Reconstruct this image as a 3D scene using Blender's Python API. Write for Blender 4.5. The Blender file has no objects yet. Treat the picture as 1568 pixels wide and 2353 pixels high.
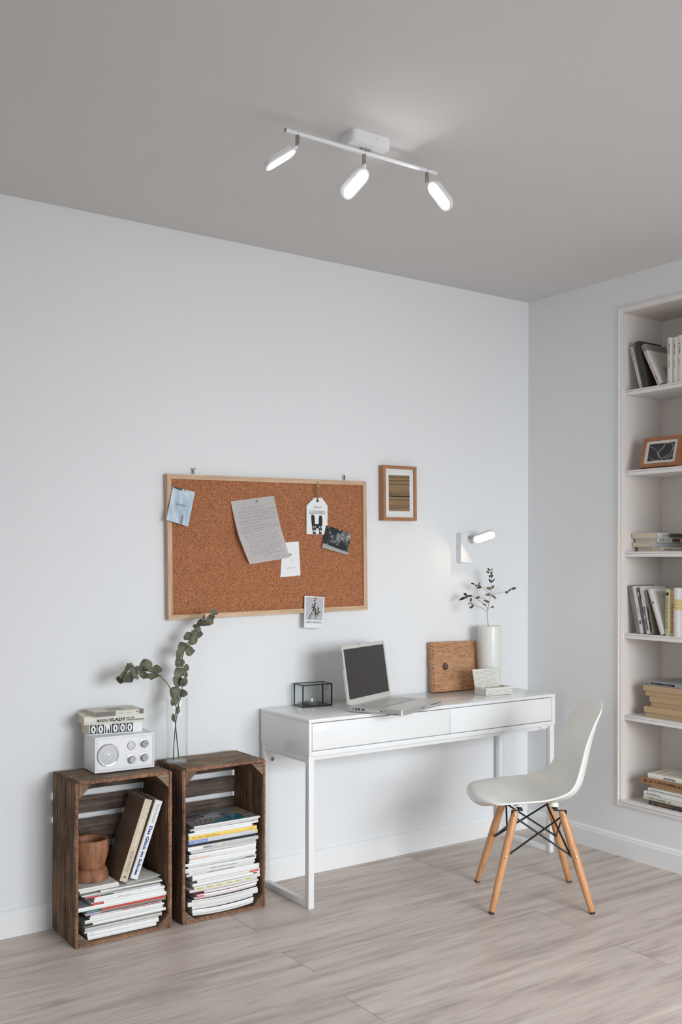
import bpy, bmesh, math, random
from mathutils import Matrix, Vector, Euler
S = bpy.context.scene
COL = S.collection
R = math.radians
random.seed(7)

# ------------------------------------------------------------------ camera
CEIL = 2.678
cam_d = bpy.data.cameras.new('camera')
cam = bpy.data.objects.new('camera', cam_d); COL.objects.link(cam)
cam.location = (-3.7595, -3.6906, 1.3673)
cam.rotation_euler = (R(90), R(-0.115), -0.6124)
cam_d.sensor_fit = 'VERTICAL'; cam_d.sensor_height = 36.0
cam_d.lens = 2331.5 / 2353 * 36.0
cam_d.shift_y = (1284.7 - 1176.5) / 2353
cam_d.clip_start = 0.05
S.camera = cam

# ------------------------------------------------------------------ light and exposure
S.view_settings.view_transform = 'Standard'
S.view_settings.look = 'None'
S.view_settings.exposure = 0.06
S.view_settings.gamma = 1.0
S.view_settings.use_curve_mapping = False
world = bpy.data.worlds.new('daylight'); S.world = world
world.use_nodes = True
bgn = world.node_tree.nodes['Background']
bgn.inputs[0].default_value = (0.72, 0.84, 1.0, 1); bgn.inputs[1].default_value = 1.0
WIN = dict(x0=-2.30, x1=-0.20, z0=0.70, z1=2.30, y=-5.0)
def window_light(name, x0, x1, z0, z1, y, power, tilt, spread, col):
    d = bpy.data.lights.new(name, 'AREA'); d.shape = 'RECTANGLE'
    d.size = x1 - x0; d.size_y = z1 - z0
    d.energy = power; d.color = col; d.spread = R(spread)
    o = bpy.data.objects.new(name, d); COL.objects.link(o)
    o.location = ((x0+x1)/2, y, (z0+z1)/2)
    o.rotation_euler = (R(90 - tilt), 0, 0)
    return o
window_light('window_daylight', WIN['x0'], WIN['x1'], WIN['z0'], WIN['z1'], WIN['y']-0.25, 71, 28, 104, (0.905, 0.957, 1.0))
# a second, smaller window in the left wall gives the soft fill
d2 = window_light('window_fill', -0.7, 0.7, 0.8, 2.2, 0, 26, 0, 115, (0.95, 0.98, 1.0))
d2.location = (-5.75, -3.9, 1.5); d2.rotation_euler = (R(68), 0, R(-90))
HEAD_COOL = 34.0
HEAD_WARM = 60.0

# ------------------------------------------------------------------ materials
MATS = {}
def _nodes(name):
    m = bpy.data.materials.new(name); m.use_nodes = True
    nt = m.node_tree; b = nt.nodes['Principled BSDF']
    return m, nt, b
def N(nt, typ, **kw):
    n = nt.nodes.new(typ)
    for k, v in kw.items():
        if k.startswith('i_'): n.inputs[k[2:]].default_value = v
        else: setattr(n, k, v)
    return n
def c4(c): return (c[0], c[1], c[2], 1.0)
def s2l(r, g, b):
    f = lambda v: (v/255/12.92) if v/255 <= 0.04045 else ((v/255+0.055)/1.055)**2.4
    return (f(r), f(g), f(b))
def plain(name, col, rough=0.5, metal=0.0, var=0.04, scale=40, bump=0.0, bscale=None, spec=0.5, coat=0.0):
    """principled surface with a slight procedural variation of colour and an optional fine bump"""
    if name in MATS: return MATS[name]
    m, nt, b = _nodes(name)
    tc = N(nt, 'ShaderNodeTexCoord'); nz = N(nt, 'ShaderNodeTexNoise'); nz.inputs['Scale'].default_value = scale
    nt.links.new(tc.outputs['Object'], nz.inputs['Vector'])
    mx = N(nt, 'ShaderNodeMix', data_type='RGBA')
    mx.inputs[6].default_value = c4([max(0, v*(1-var)) for v in col]); mx.inputs[7].default_value = c4([min(1, v*(1+var)) for v in col])
    nt.links.new(nz.outputs['Fac'], mx.inputs[0]); nt.links.new(mx.outputs[2], b.inputs['Base Color'])
    b.inputs['Roughness'].default_value = rough; b.inputs['Metallic'].default_value = metal
    b.inputs['Specular IOR Level'].default_value = spec; b.inputs['Coat Weight'].default_value = coat
    if bump:
        n2 = N(nt, 'ShaderNodeTexNoise'); n2.inputs['Scale'].default_value = bscale or scale*4; n2.inputs['Detail'].default_value = 4
        nt.links.new(tc.outputs['Object'], n2.inputs['Vector'])
        bp = N(nt, 'ShaderNodeBump'); bp.inputs['Strength'].default_value = bump; bp.inputs['Distance'].default_value = 0.002
        nt.links.new(n2.outputs['Fac'], bp.inputs['Height']); nt.links.new(bp.outputs[0], b.inputs['Normal'])
    MATS[name] = m; return m
def glass(name, col=(0.97, 1, 0.99), edge=0.55):
    if name in MATS: return MATS[name]
    m, nt, b = _nodes(name); nt.nodes.remove(b); L = nt.links.new
    tr = N(nt, 'ShaderNodeBsdfTransparent'); tr.inputs[0].default_value = c4(col)
    gl = N(nt, 'ShaderNodeBsdfGlossy'); gl.inputs['Roughness'].default_value = 0.03
    ge = N(nt, 'ShaderNodeNewGeometry'); dt = N(nt, 'ShaderNodeVectorMath', operation='DOT_PRODUCT'); L(ge.outputs['Normal'], dt.inputs[0]); L(ge.outputs['Incoming'], dt.inputs[1])
    ab = N(nt, 'ShaderNodeMath', operation='ABSOLUTE'); L(dt.outputs['Value'], ab.inputs[0])
    su = N(nt, 'ShaderNodeMath', operation='SUBTRACT'); su.inputs[0].default_value = 1.0; L(ab.outputs[0], su.inputs[1])
    pw = N(nt, 'ShaderNodeMath', operation='POWER'); L(su.outputs[0], pw.inputs[0]); pw.inputs[1].default_value = 4.0
    ma = N(nt, 'ShaderNodeMath', operation='MULTIPLY_ADD'); L(pw.outputs[0], ma.inputs[0]); ma.inputs[1].default_value = edge; ma.inputs[2].default_value = 0.012
    mx = N(nt, 'ShaderNodeMixShader')
    L(ma.outputs[0], mx.inputs[0]); L(tr.outputs[0], mx.inputs[1]); L(gl.outputs[0], mx.inputs[2])
    L(mx.outputs[0], nt.nodes['Material Output'].inputs[0])
    MATS[name] = m; return m
def emit(name, col, st):
    if name in MATS: return MATS[name]
    m, nt, b = _nodes(name)
    b.inputs['Base Color'].default_value = c4(col); b.inputs['Emission Color'].default_value = c4(col)
    b.inputs['Emission Strength'].default_value = st
    MATS[name] = m; return m
def wood(name, dark, light, grain=(1, 1, 1), rough=0.7, bump=0.35, scale=6.0, lo=0.35, hi=0.7, blotch=0.0):
    """streaky timber: noise stretched along the grain axis (small factor = along)"""
    if name in MATS: return MATS[name]
    m, nt, b = _nodes(name)
    tc = N(nt, 'ShaderNodeTexCoord'); mp = N(nt, 'ShaderNodeMapping'); mp.inputs['Scale'].default_value = grain
    oi = N(nt, 'ShaderNodeObjectInfo'); ad = N(nt, 'ShaderNodeVectorMath', operation='ADD')
    ml = N(nt, 'ShaderNodeVectorMath', operation='SCALE'); ml.inputs['Scale'].default_value = 7.0
    nt.links.new(oi.outputs['Random'], ml.inputs[0]); nt.links.new(tc.outputs['Object'], ad.inputs[0]); nt.links.new(ml.outputs[0], ad.inputs[1])
    nt.links.new(ad.outputs[0], mp.inputs['Vector'])
    nz = N(nt, 'ShaderNodeTexNoise'); nz.inputs['Scale'].default_value = scale; nz.inputs['Detail'].default_value = 8; nz.inputs['Roughness'].default_value = 0.65
    nt.links.new(mp.outputs[0], nz.inputs['Vector'])
    cr = N(nt, 'ShaderNodeValToRGB'); cr.color_ramp.elements[0].position = lo; cr.color_ramp.elements[1].position = hi
    cr.color_ramp.elements[0].color = c4(dark); cr.color_ramp.elements[1].color = c4(light)
    nt.links.new(nz.outputs['Fac'], cr.inputs[0])
    if blotch:
        nb = N(nt, 'ShaderNodeTexNoise'); nb.inputs['Scale'].default_value = 9; nb.inputs['Detail'].default_value = 5; nt.links.new(ad.outputs[0], nb.inputs['Vector'])
        rb_ = N(nt, 'ShaderNodeMapRange'); rb_.inputs['From Min'].default_value = 0.3; rb_.inputs['From Max'].default_value = 0.7; rb_.inputs['To Min'].default_value = 1-blotch; rb_.inputs['To Max'].default_value = 1+blotch
        nt.links.new(nb.outputs['Fac'], rb_.inputs['Value']); hv = N(nt, 'ShaderNodeHueSaturation'); nt.links.new(rb_.outputs[0], hv.inputs['Value']); nt.links.new(cr.outputs[0], hv.inputs['Color']); nt.links.new(hv.outputs[0], b.inputs['Base Color'])
    else: nt.links.new(cr.outputs[0], b.inputs['Base Color'])
    b.inputs['Roughness'].default_value = rough
    bp = N(nt, 'ShaderNodeBump'); bp.inputs['Strength'].default_value = bump; bp.inputs['Distance'].default_value = 0.002
    nt.links.new(nz.outputs['Fac'], bp.inputs['Height']); nt.links.new(bp.outputs[0], b.inputs['Normal'])
    MATS[name] = m; return m

def floor_material():
    m, nt, b = _nodes('whitewashed_oak_planks')
    L = nt.links.new
    tc = N(nt, 'ShaderNodeTexCoord')
    mp = N(nt, 'ShaderNodeMapping')
    L(tc.outputs['Object'], mp.inputs['Vector'])
    sx = N(nt, 'ShaderNodeSeparateXYZ'); L(mp.outputs[0], sx.inputs[0])
    def mth(op, a, b_=None, v=None):
        n = N(nt, 'ShaderNodeMath', operation=op)
        if isinstance(a, (int, float)): n.inputs[0].default_value = a
        else: L(a, n.inputs[0])
        if b_ is not None:
            if isinstance(b_, (int, float)): n.inputs[1].default_value = b_
            else: L(b_, n.inputs[1])
        return n.outputs[0]
    PW, PL = 0.2095, 2.12
    row = mth('DIVIDE', mth('ADD', sx.outputs['Y'], 0.0565), PW)
    ri = mth('FLOOR', row); rf = mth('SUBTRACT', row, ri)
    half = mth('MULTIPLY', mth('MODULO', mth('ABSOLUTE', ri), 2.0), 0.5)
    wn = N(nt, 'ShaderNodeTexWhiteNoise', noise_dimensions='1D'); L(ri, wn.inputs['W'])
    jit = mth('MULTIPLY', wn.outputs['Value'], 0.06)
    colx = mth('ADD', mth('DIVIDE', mth('ADD', sx.outputs['X'], 0.80), PL), mth('ADD', half, jit))
    colx = mth('ADD', colx, 0.5)
    ci = mth('FLOOR', colx); cf = mth('SUBTRACT', colx, ci)
    idv = N(nt, 'ShaderNodeCombineXYZ'); L(ri, idv.inputs[0]); L(ci, idv.inputs[1])
    wn2 = N(nt, 'ShaderNodeTexWhiteNoise', noise_dimensions='2D'); L(idv.outputs[0], wn2.inputs['Vector'])
    # grain coordinates shifted per plank
    sh = N(nt, 'ShaderNodeVectorMath', operation='SCALE'); L(wn2.outputs['Color'], sh.inputs[0]); sh.inputs['Scale'].default_value = 9.0
    av = N(nt, 'ShaderNodeVectorMath', operation='ADD'); L(tc.outputs['Object'], av.inputs[0]); L(sh.outputs[0], av.inputs[1])
    m1 = N(nt, 'ShaderNodeMapping'); m1.inputs['Scale'].default_value = (0.9, 9, 1); L(av.outputs[0], m1.inputs['Vector'])
    g1 = N(nt, 'ShaderNodeTexNoise'); g1.inputs['Scale'].default_value = 2.2; g1.inputs['Detail'].default_value = 9; g1.inputs['Roughness'].default_value = 0.68; g1.inputs['Distortion'].default_value = 0.15
    L(m1.outputs[0], g1.inputs['Vector'])
    cr = N(nt, 'ShaderNodeValToRGB'); e = cr.color_ramp.elements
    e[0].position = 0.30; e[0].color = c4((0.36, 0.298, 0.260)); e[1].position = 0.70; e[1].color = c4((0.685, 0.602, 0.536))
    el = cr.color_ramp.elements.new(0.5); el.color = c4((0.575, 0.494, 0.437))
    L(g1.outputs['Fac'], cr.inputs[0])
    # fine fibres
    m2 = N(nt, 'ShaderNodeMapping'); m2.inputs['Scale'].default_value = (3, 120, 1); L(av.outputs[0], m2.inputs['Vector'])
    g2 = N(nt, 'ShaderNodeTexNoise'); g2.inputs['Scale'].default_value = 2.0; g2.inputs['Detail'].default_value = 5; L(m2.outputs[0], g2.inputs['Vector'])
    mxf = N(nt, 'ShaderNodeMix', data_type='RGBA', blend_type='OVERLAY'); mxf.inputs[0].default_value = 0.40
    L(cr.outputs[0], mxf.inputs[6]); L(g2.outputs['Color'], mxf.inputs[7])
    gray = N(nt, 'ShaderNodeRGBToBW'); L(g2.outputs['Color'], gray.inputs[0]); L(gray.outputs[0], mxf.inputs[7])
    # knots
    m3 = N(nt, 'ShaderNodeMapping'); m3.inputs['Scale'].default_value = (2.3, 7.5, 1); L(av.outputs[0], m3.inputs['Vector'])
    vo = N(nt, 'ShaderNodeTexVoronoi'); vo.inputs['Scale'].default_value = 1.1; L(m3.outputs[0], vo.inputs['Vector'])
    kr = N(nt, 'ShaderNodeValToRGB'); kr.color_ramp.elements[0].position = 0.03; kr.color_ramp.elements[0].color = (0.9, 0.9, 0.9, 1); kr.color_ramp.elements[1].position = 0.17; kr.color_ramp.elements[1].color = (0, 0, 0, 1)
    L(vo.outputs['Distance'], kr.inputs[0])
    kn = N(nt, 'ShaderNodeMath', operation='MULTIPLY'); L(kr.outputs[0], kn.inputs[0]); L(g1.outputs['Fac'], kn.inputs[1])
    mk = N(nt, 'ShaderNodeMix', data_type='RGBA'); mk.inputs[7].default_value = c4((0.19, 0.16, 0.145)); L(kn.outputs[0], mk.inputs[0]); L(mxf.outputs[2], mk.inputs[6])
    # per plank tint
    hs = N(nt, 'ShaderNodeHueSaturation'); L(mk.outputs[2], hs.inputs['Color'])
    vv = mth('ADD', mth('MULTIPLY', wn2.outputs['Value'], 0.13), 0.935); L(vv, hs.inputs['Value'])
    # seams
    def edge(f, w):
        a = mth('LESS_THAN', f, w); c = mth('GREATER_THAN', f, 1 - w); return mth('MAXIMUM', a, c)
    s1 = mth('MULTIPLY', edge(rf, 0.0035), 0.30)
    s2 = mth('MULTIPLY', edge(cf, 0.0006), 0.85)
    sm = mth('MAXIMUM', s1, s2)
    ms = N(nt, 'ShaderNodeMix', data_type='RGBA'); ms.inputs[7].default_value = c4((0.13, 0.11, 0.10)); L(sm, ms.inputs[0]); L(hs.outputs[0], ms.inputs[6])
    L(ms.outputs[2], b.inputs['Base Color'])
    b.inputs['Roughness'].default_value = 0.42; b.inputs['Specular IOR Level'].default_value = 0.4
    bp = N(nt, 'ShaderNodeBump'); bp.inputs['Strength'].default_value = 0.08; bp.inputs['Distance'].default_value = 0.002
    L(g2.outputs['Fac'], bp.inputs['Height']); L(bp.outputs[0], b.inputs['Normal'])
    return m
def cork_material():
    m, nt, b = _nodes('cork'); L = nt.links.new
    tc = N(nt, 'ShaderNodeTexCoord')
    v = N(nt, 'ShaderNodeTexVoronoi'); v.inputs['Scale'].default_value = 330; L(tc.outputs['Object'], v.inputs['Vector'])
    n = N(nt, 'ShaderNodeTexNoise'); n.inputs['Scale'].default_value = 190; n.inputs['Detail'].default_value = 6; L(tc.outputs['Object'], n.inputs['Vector'])
    bw = N(nt, 'ShaderNodeRGBToBW'); L(v.outputs['Color'], bw.inputs[0])
    mx = N(nt, 'ShaderNodeMix', data_type='FLOAT'); mx.inputs[0].default_value = 0.45; L(bw.outputs[0], mx.inputs[2]); L(n.outputs['Fac'], mx.inputs[3])
    cr = N(nt, 'ShaderNodeValToRGB'); e = cr.color_ramp.elements
    e[0].position = 0.22; e[0].color = c4((0.17, 0.060, 0.027)); e[1].position = 0.78; e[1].color = c4((0.56, 0.26, 0.135))
    el = cr.color_ramp.elements.new(0.5); el.color = c4((0.375, 0.142, 0.062))
    L(mx.outputs[0], cr.inputs[0]); L(cr.outputs[0], b.inputs['Base Color']); b.inputs['Roughness'].default_value = 0.85
    b.inputs['Specular IOR Level'].default_value = 0.2
    bp = N(nt, 'ShaderNodeBump'); bp.inputs['Strength'].default_value = 0.3; bp.inputs['Distance'].default_value = 0.001
    L(mx.outputs[0], bp.inputs['Height']); L(bp.outputs[0], b.inputs['Normal'])
    return m

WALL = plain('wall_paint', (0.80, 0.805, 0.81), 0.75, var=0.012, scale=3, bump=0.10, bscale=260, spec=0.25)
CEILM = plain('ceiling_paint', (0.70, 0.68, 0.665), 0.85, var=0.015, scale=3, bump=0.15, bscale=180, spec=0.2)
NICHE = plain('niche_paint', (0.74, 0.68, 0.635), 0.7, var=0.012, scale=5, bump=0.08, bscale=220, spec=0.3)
SHELFM = plain('shelf_paint', (0.81, 0.785, 0.765), 0.5, var=0.01, scale=6)
TRIM = plain('trim_gloss', (0.84, 0.84, 0.835), 0.4, var=0.01, scale=8)
FLOORM = floor_material()
LACQ = plain('white_lacquer', (0.83, 0.83, 0.825), 0.18, var=0.005, scale=5, coat=0.15)
STEELW = plain('white_powder_coat', (0.80, 0.80, 0.80), 0.4, var=0.01, scale=30)
DARKGAP = plain('dark_gap', (0.10, 0.10, 0.10), 0.8)
SHELLM = plain('white_plastic_shell', (0.86, 0.855, 0.81), 0.33, var=0.01, scale=6, spec=0.5)
BEECH = wood('beech_wood', (0.50, 0.225, 0.095), (0.66, 0.34, 0.155), (9, 9, 0.7), rough=0.38, bump=0.05, scale=5)
BLACKM = plain('black_metal', (0.012, 0.012, 0.013), 0.38, metal=0.3, var=0.1)
RUBBER = plain('black_rubber', (0.02, 0.018, 0.017), 0.7)
NICKEL = plain('brushed_nickel', (0.42, 0.37, 0.33), 0.28, metal=1.0, var=0.05)
CHROME = plain('chrome', (0.80, 0.80, 0.81), 0.08, metal=1.0, var=0.02)
BRASS = plain('brass_screw', (0.35, 0.28, 0.16), 0.35, metal=1.0)
LAMPW = plain('lamp_white', (0.80, 0.80, 0.81), 0.35, var=0.01)
PAPER = plain('white_paper', (0.82, 0.82, 0.81), 0.7, var=0.02, scale=30)
PAGES = plain('page_edges', (0.66, 0.56, 0.42), 0.85, var=0.10, scale=160)
PAGESW = plain('page_edges_white', (0.64, 0.61, 0.56), 0.8, var=0.10, scale=160)
INK = plain('black_ink', (0.012, 0.012, 0.013), 0.7)
INKG = plain('grey_ink', (0.22, 0.22, 0.23), 0.7)
LED_COOL = emit('led_diffuser_cool', (0.94, 0.98, 1.0), HEAD_COOL)
LED_WARM = emit('led_diffuser_warm', (1.0, 0.80, 0.56), HEAD_WARM)
WPIN = plain('pin_wood', (0.55, 0.38, 0.20), 0.5)
DKW = (0.045, 0.026, 0.017)
CRV = wood('crate_wood_upright', (0.024, 0.015, 0.010), (0.30, 0.180, 0.102), (22, 22, 0.9), rough=0.9, bump=1.0, scale=6, lo=0.32, hi=0.74, blotch=0.45)
CRH = wood('crate_wood_level', (0.024, 0.015, 0.010), (0.30, 0.180, 0.105), (0.9, 22, 22), rough=0.9, bump=1.0, scale=6, lo=0.32, hi=0.74, blotch=0.45)
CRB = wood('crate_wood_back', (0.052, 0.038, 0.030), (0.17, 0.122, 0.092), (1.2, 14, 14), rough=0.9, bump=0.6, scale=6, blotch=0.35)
CRT = wood('crate_wood_top', (0.050, 0.032, 0.022), (0.42, 0.305, 0.21), (0.9, 24, 24), rough=0.9, bump=1.0, scale=6, lo=0.32, hi=0.72, blotch=0.40)
CRE = wood('crate_wood_edge', (0.085, 0.042, 0.026), (0.44, 0.215, 0.115), (9, 9, 9), rough=0.85, bump=0.9, scale=9, lo=0.30, hi=0.72, blotch=0.35)

# ------------------------------------------------------------------ object helpers
def tag(o, label=None, cat=None, group=None, kind=None):
    if label: o['label'] = label
    if cat: o['category'] = cat
    if group: o['group'] = group
    if kind: o['kind'] = kind
    return o
def thing(name, label, cat, loc=(0, 0, 0), rot=(0, 0, 0), group=None, mat=None):
    o = bpy.data.objects.new(name, None); COL.objects.link(o)
    o.empty_display_size = 0.05
    if mat is not None: o.matrix_world = mat
    else: o.location = loc; o.rotation_euler = rot
    return tag(o, label, cat, group)
class MB:
    """collects shapes for ONE mesh object"""
    def __init__(s): s.bm = bmesh.new(); s.mi = 0
    def _faces(s, n0):
        s.bm.faces.ensure_lookup_table()
        for f in list(s.bm.faces)[n0:]: f.material_index = s.mi
    def box(s, a, b, M=None):
        n0 = len(s.bm.faces)
        x0, y0, z0 = [min(a[i], b[i]) for i in range(3)]; x1, y1, z1 = [max(a[i], b[i]) for i in range(3)]
        P = [(x0, y0, z0), (x1, y0, z0), (x1, y1, z0), (x0, y1, z0), (x0, y0, z1), (x1, y0, z1), (x1, y1, z1), (x0, y1, z1)]
        v = [s.bm.verts.new((M @ Vector(p)) if M is not None else p) for p in P]
        for f in ((0, 3, 2, 1), (4, 5, 6, 7), (0, 1, 5, 4), (1, 2, 6, 5), (2, 3, 7, 6), (3, 0, 4, 7)): s.bm.faces.new([v[i] for i in f])
        s._faces(n0); return s
    def rbox(s, a, b, bev=0.002, seg=2, M=None):
        t = bmesh.new(); tb = MB(); tb.bm = t; tb.box(a, b)
        bmesh.ops.bevel(t, geom=list(t.edges), offset=bev, segments=seg, affect='EDGES', profile=0.5)
        s.merge(t, M); return s
    def merge(s, t, M=None):
        n0 = len(s.bm.faces)
        mp = {}
        for v in t.verts: mp[v] = s.bm.verts.new((M @ v.co) if M is not None else v.co)
        for f in t.faces:
            try: s.bm.faces.new([mp[v] for v in f.verts])
            except ValueError: pass
        t.free(); s._faces(n0); return s
    def ring(s, c, ax, r, n=16, ell=None):
        ax = Vector(ax).normalized(); u = ax.orthogonal().normalized(); w = ax.cross(u)
        return [s.bm.verts.new(Vector(c) + (u*math.cos(2*math.pi*i/n) + w*math.sin(2*math.pi*i/n))*r) for i in range(n)]
    def bridge(s, A, B):
        n = len(A)
        for i in range(n): s.bm.faces.new((A[i], A[(i+1) % n], B[(i+1) % n], B[i]))
    def cyl(s, p0, p1, r0, r1=None, n=16, caps=True):
        n0 = len(s.bm.faces); r1 = r0 if r1 is None else r1
        ax = Vector(p1)-Vector(p0)
        A = s.ring(p0, ax, r0, n); B = s.ring(p1, ax, r1, n); s.bridge(A, B)
        if caps: s.bm.faces.new(A[::-1]); s.bm.faces.new(B)
        s._faces(n0); return s
    def lathe(s, prof, c=(0, 0, 0), ax=(0, 0, 1), n=32, cap0=True, cap1=True):
        n0 = len(s.bm.faces); ax = Vector(ax).normalized(); prev = None; first = None
        u = ax.orthogonal().normalized(); w = ax.cross(u)
        for r, h in prof:
            P = [s.bm.verts.new(Vector(c)+ax*h+(u*math.cos(2*math.pi*i/n)+w*math.sin(2*math.pi*i/n))*max(r, 1e-5)) for i in range(n)]
            if prev: s.bridge(prev, P)
            else: first = P
            prev = P
        if cap0: s.bm.faces.new(first[::-1])
        if cap1: s.bm.faces.new(prev)
        s._faces(n0); return s
    def tube(s, pts, r, n=8, caps=True, r1=None, closed=False):
        n0 = len(s.bm.faces); pts = [Vector(p) for p in pts]; m = len(pts); prev = None; first = None; u = None
        for i, p in enumerate(pts):
            if closed: t = pts[(i+1) % m]-pts[i-1]
            else: t = pts[min(i+1, m-1)]-pts[max(i-1, 0)]
            t.normalize()
            if u is None: u = t.orthogonal().normalized()
            u = (u - t*u.dot(t)).normalized(); w = t.cross(u)
            rr = r if r1 is None else r+(r1-r)*i/max(1, m-1)
            P = [s.bm.verts.new(p+(u*math.cos(2*math.pi*k/n)+w*math.sin(2*math.pi*k/n))*rr) for k in range(n)]
            if prev: s.bridge(prev, P)
            else: first = P
            prev = P
        if closed: s.bridge(prev, first)
        elif caps: s.bm.faces.new(first[::-1]); s.bm.faces.new(prev)
        s._faces(n0); return s
    def prism(s, poly, h0, h1, M=None):
        """polygon (x, y) extruded from z=h0 to h1, then moved by M"""
        n0 = len(s.bm.faces); f = (lambda p: M @ Vector(p)) if M is not None else (lambda p: Vector(p))
        A = [s.bm.verts.new(f((x, y, h0))) for x, y in poly]; B = [s.bm.verts.new(f((x, y, h1))) for x, y in poly]
        s.bridge(A, B); s.bm.faces.new(A[::-1]); s.bm.faces.new(B)
        s._faces(n0); return s
    def quad(s, P):
        n0 = len(s.bm.faces); s.bm.faces.new([s.bm.verts.new(p) for p in P]); s._faces(n0); return s
    def ball(s, c, r, n=12, sc=(1, 1, 1)):
        n0 = len(s.bm.faces); t = bmesh.new(); bmesh.ops.create_uvsphere(t, u_segments=n, v_segments=max(6, n//2), radius=r)
        s.merge(t, Matrix.Translation(c) @ Matrix.Diagonal((sc[0], sc[1], sc[2], 1))); return s
    def bevel(s, off=0.002, seg=2, ang=35):
        es = [e for e in s.bm.edges if len(e.link_faces) == 2 and e.calc_face_angle(0) > R(ang)]
        bmesh.ops.bevel(s.bm, geom=es, offset=off, segments=seg, affect='EDGES', profile=0.5); return s
    def build(s, name, mats, parent=None, smooth=35, label=None, M=None):
        bmesh.ops.recalc_face_normals(s.bm, faces=list(s.bm.faces))
        me = bpy.data.meshes.new(name); s.bm.to_mesh(me); s.bm.free()
        for m in (mats if isinstance(mats, (list, tuple)) else [mats]): me.materials.append(m)
        if smooth:
            me.polygons.foreach_set('use_smooth', [True]*len(me.polygons)); me.set_sharp_from_angle(angle=R(smooth))
        o = bpy.data.objects.new(name, me); COL.objects.link(o)
        if M is not None: o.matrix_world = M
        if parent is not None: o.parent = parent
        if label: o['label'] = label
        return o
def struct(name, mb, m, parent=None):
    o = mb.build(name, m, parent, smooth=30)
    o['kind'] = 'structure'; return o
def frame(o, d, u):
    """matrix with x = d, y = u, z = d x u at o"""
    d = Vector(d).normalized(); u = Vector(u); u = (u-d*u.dot(d)).normalized(); n = d.cross(u)
    return Matrix(((d.x, u.x, n.x, o[0]), (d.y, u.y, n.y, o[1]), (d.z, u.z, n.z, o[2]), (0, 0, 0, 1)))
def _font_mesh(body, bold, shear):
    cu = bpy.data.curves.new('lettering', 'FONT'); cu.body = body; cu.size = 1; cu.align_x = 'LEFT'; cu.resolution_u = 3
    cu.offset = 0.02*bold; cu.shear = shear; cu.space_line = 0.9
    t = bpy.data.objects.new('lettering', cu); COL.objects.link(t)
    dg = bpy.context.evaluated_depsgraph_get(); me = bpy.data.meshes.new_from_object(t.evaluated_get(dg))
    bpy.data.objects.remove(t); bpy.data.curves.remove(cu); return me
_fc = {}
def text(name, body, o, d, u, w, h, mat, parent, bold=0, shear=0, anchor='l', lift=0.0003):
    """flat lettering filling w x h, starting at o, running along d with letter tops towards u"""
    if body.startswith('~'):        # print too small to read: uneven rows of short strokes
        rp = random.Random(body+name+str(round(w, 4))); b = MB(); F = frame(o, d, u); n = int(body[1:]); cw = w/n
        for i in range(n):
            if rp.random() < 0.14 and 0 < i < n-1: continue
            for q in range(rp.choice((1, 2))):
                x = i*cw+cw*(0.08+0.42*q); y0 = h*rp.choice((0, 0, 0, 0.3)); y1 = h*rp.choice((1, 0.7, 0.7)); b.box((x, y0, lift*0.5), (x+cw*0.27, y1, lift), F)
            if rp.random() < 0.6: yy = h*rp.choice((0, 0.35, 0.62)); b.box((i*cw+cw*0.08, yy, lift*0.5), (i*cw+cw*0.75, yy+h*0.16, lift), F)
        return b.build(name, mat, parent, smooth=0)
    k = (body, bold, shear)
    if k not in _fc: _fc[k] = _font_mesh(body, bold, shear)
    me = _fc[k].copy(); me.name = name
    xs = [v.co.x for v in me.vertices]; ys = [v.co.y for v in me.vertices]
    x0, x1, y0, y1 = min(xs), max(xs), min(ys), max(ys)
    sx = w/(x1-x0); sy = h/(y1-y0)
    F = frame(o, d, u)
    for v in me.vertices: v.co = F @ Vector(((v.co.x-x0)*sx, (v.co.y-y0)*sy, lift))
    me.materials.clear(); me.materials.append(mat)
    ob = bpy.data.objects.new(name, me); COL.objects.link(ob); ob.parent = parent
    return ob
def catmull(P, n):
    P = [Vector(p) for p in P]; out = []
    for i in range(len(P)-1):
        p0 = P[max(i-1, 0)]; p1 = P[i]; p2 = P[i+1]; p3 = P[min(i+2, len(P)-1)]
        for k in range(n):
            t = k/n
            out.append(0.5*((2*p1)+(p2-p0)*t+(2*p0-5*p1+4*p2-p3)*t*t+(3*p1-p0-3*p2+p3)*t*t*t))
    out.append(P[-1]); return out
def rrect(w, h, r, n=6):
    r = min(r, w/2-1e-5, h/2-1e-5); pts = []
    for cx, cy, a0 in ((w/2-r, h/2-r, 0), (-w/2+r, h/2-r, 90), (-w/2+r, -h/2+r, 180), (w/2-r, -h/2+r, 270)):
        for i in range(n+1):
            a = R(a0+90*i/n); pts.append((cx+r*math.cos(a), cy+r*math.sin(a)))
    return pts

# ================================================================== ROOM
XL, YF = -5.6, -5.0          # left and front wall planes
NY0, NY1, NZ0, NZ1, ND = -0.602, -1.16, 0.255, 2.508, 0.285   # niche in the right wall
struct('floor', MB().box((XL, YF, -0.05), (0.4, 0.05, 0)), FLOORM)
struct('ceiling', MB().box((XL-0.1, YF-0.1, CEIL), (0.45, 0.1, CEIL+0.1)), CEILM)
struct('wall_back', MB().box((XL, 0, 0), (0, 0.1, CEIL)), WALL)
b = MB()
b.box((XL-0.1, YF, 0), (XL, -4.6, CEIL)); b.box((XL-0.1, -3.2, 0), (XL, 0.1, CEIL)); b.box((XL-0.1, -4.6, 0), (XL, -3.2, 0.8)); b.box((XL-0.1, -4.6, 2.2), (XL, -3.2, CEIL))
struct('wall_left', b, WALL)
b = MB()
for y in (-4.6, -3.25): b.box((XL-0.09, y, 0.8), (XL-0.03, y+0.05, 2.2))
for z in (0.8, 2.15): b.box((XL-0.09, -4.6, z), (XL-0.03, -3.2, z+0.05))
struct('window_2', b, TRIM)
b = MB()
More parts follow.
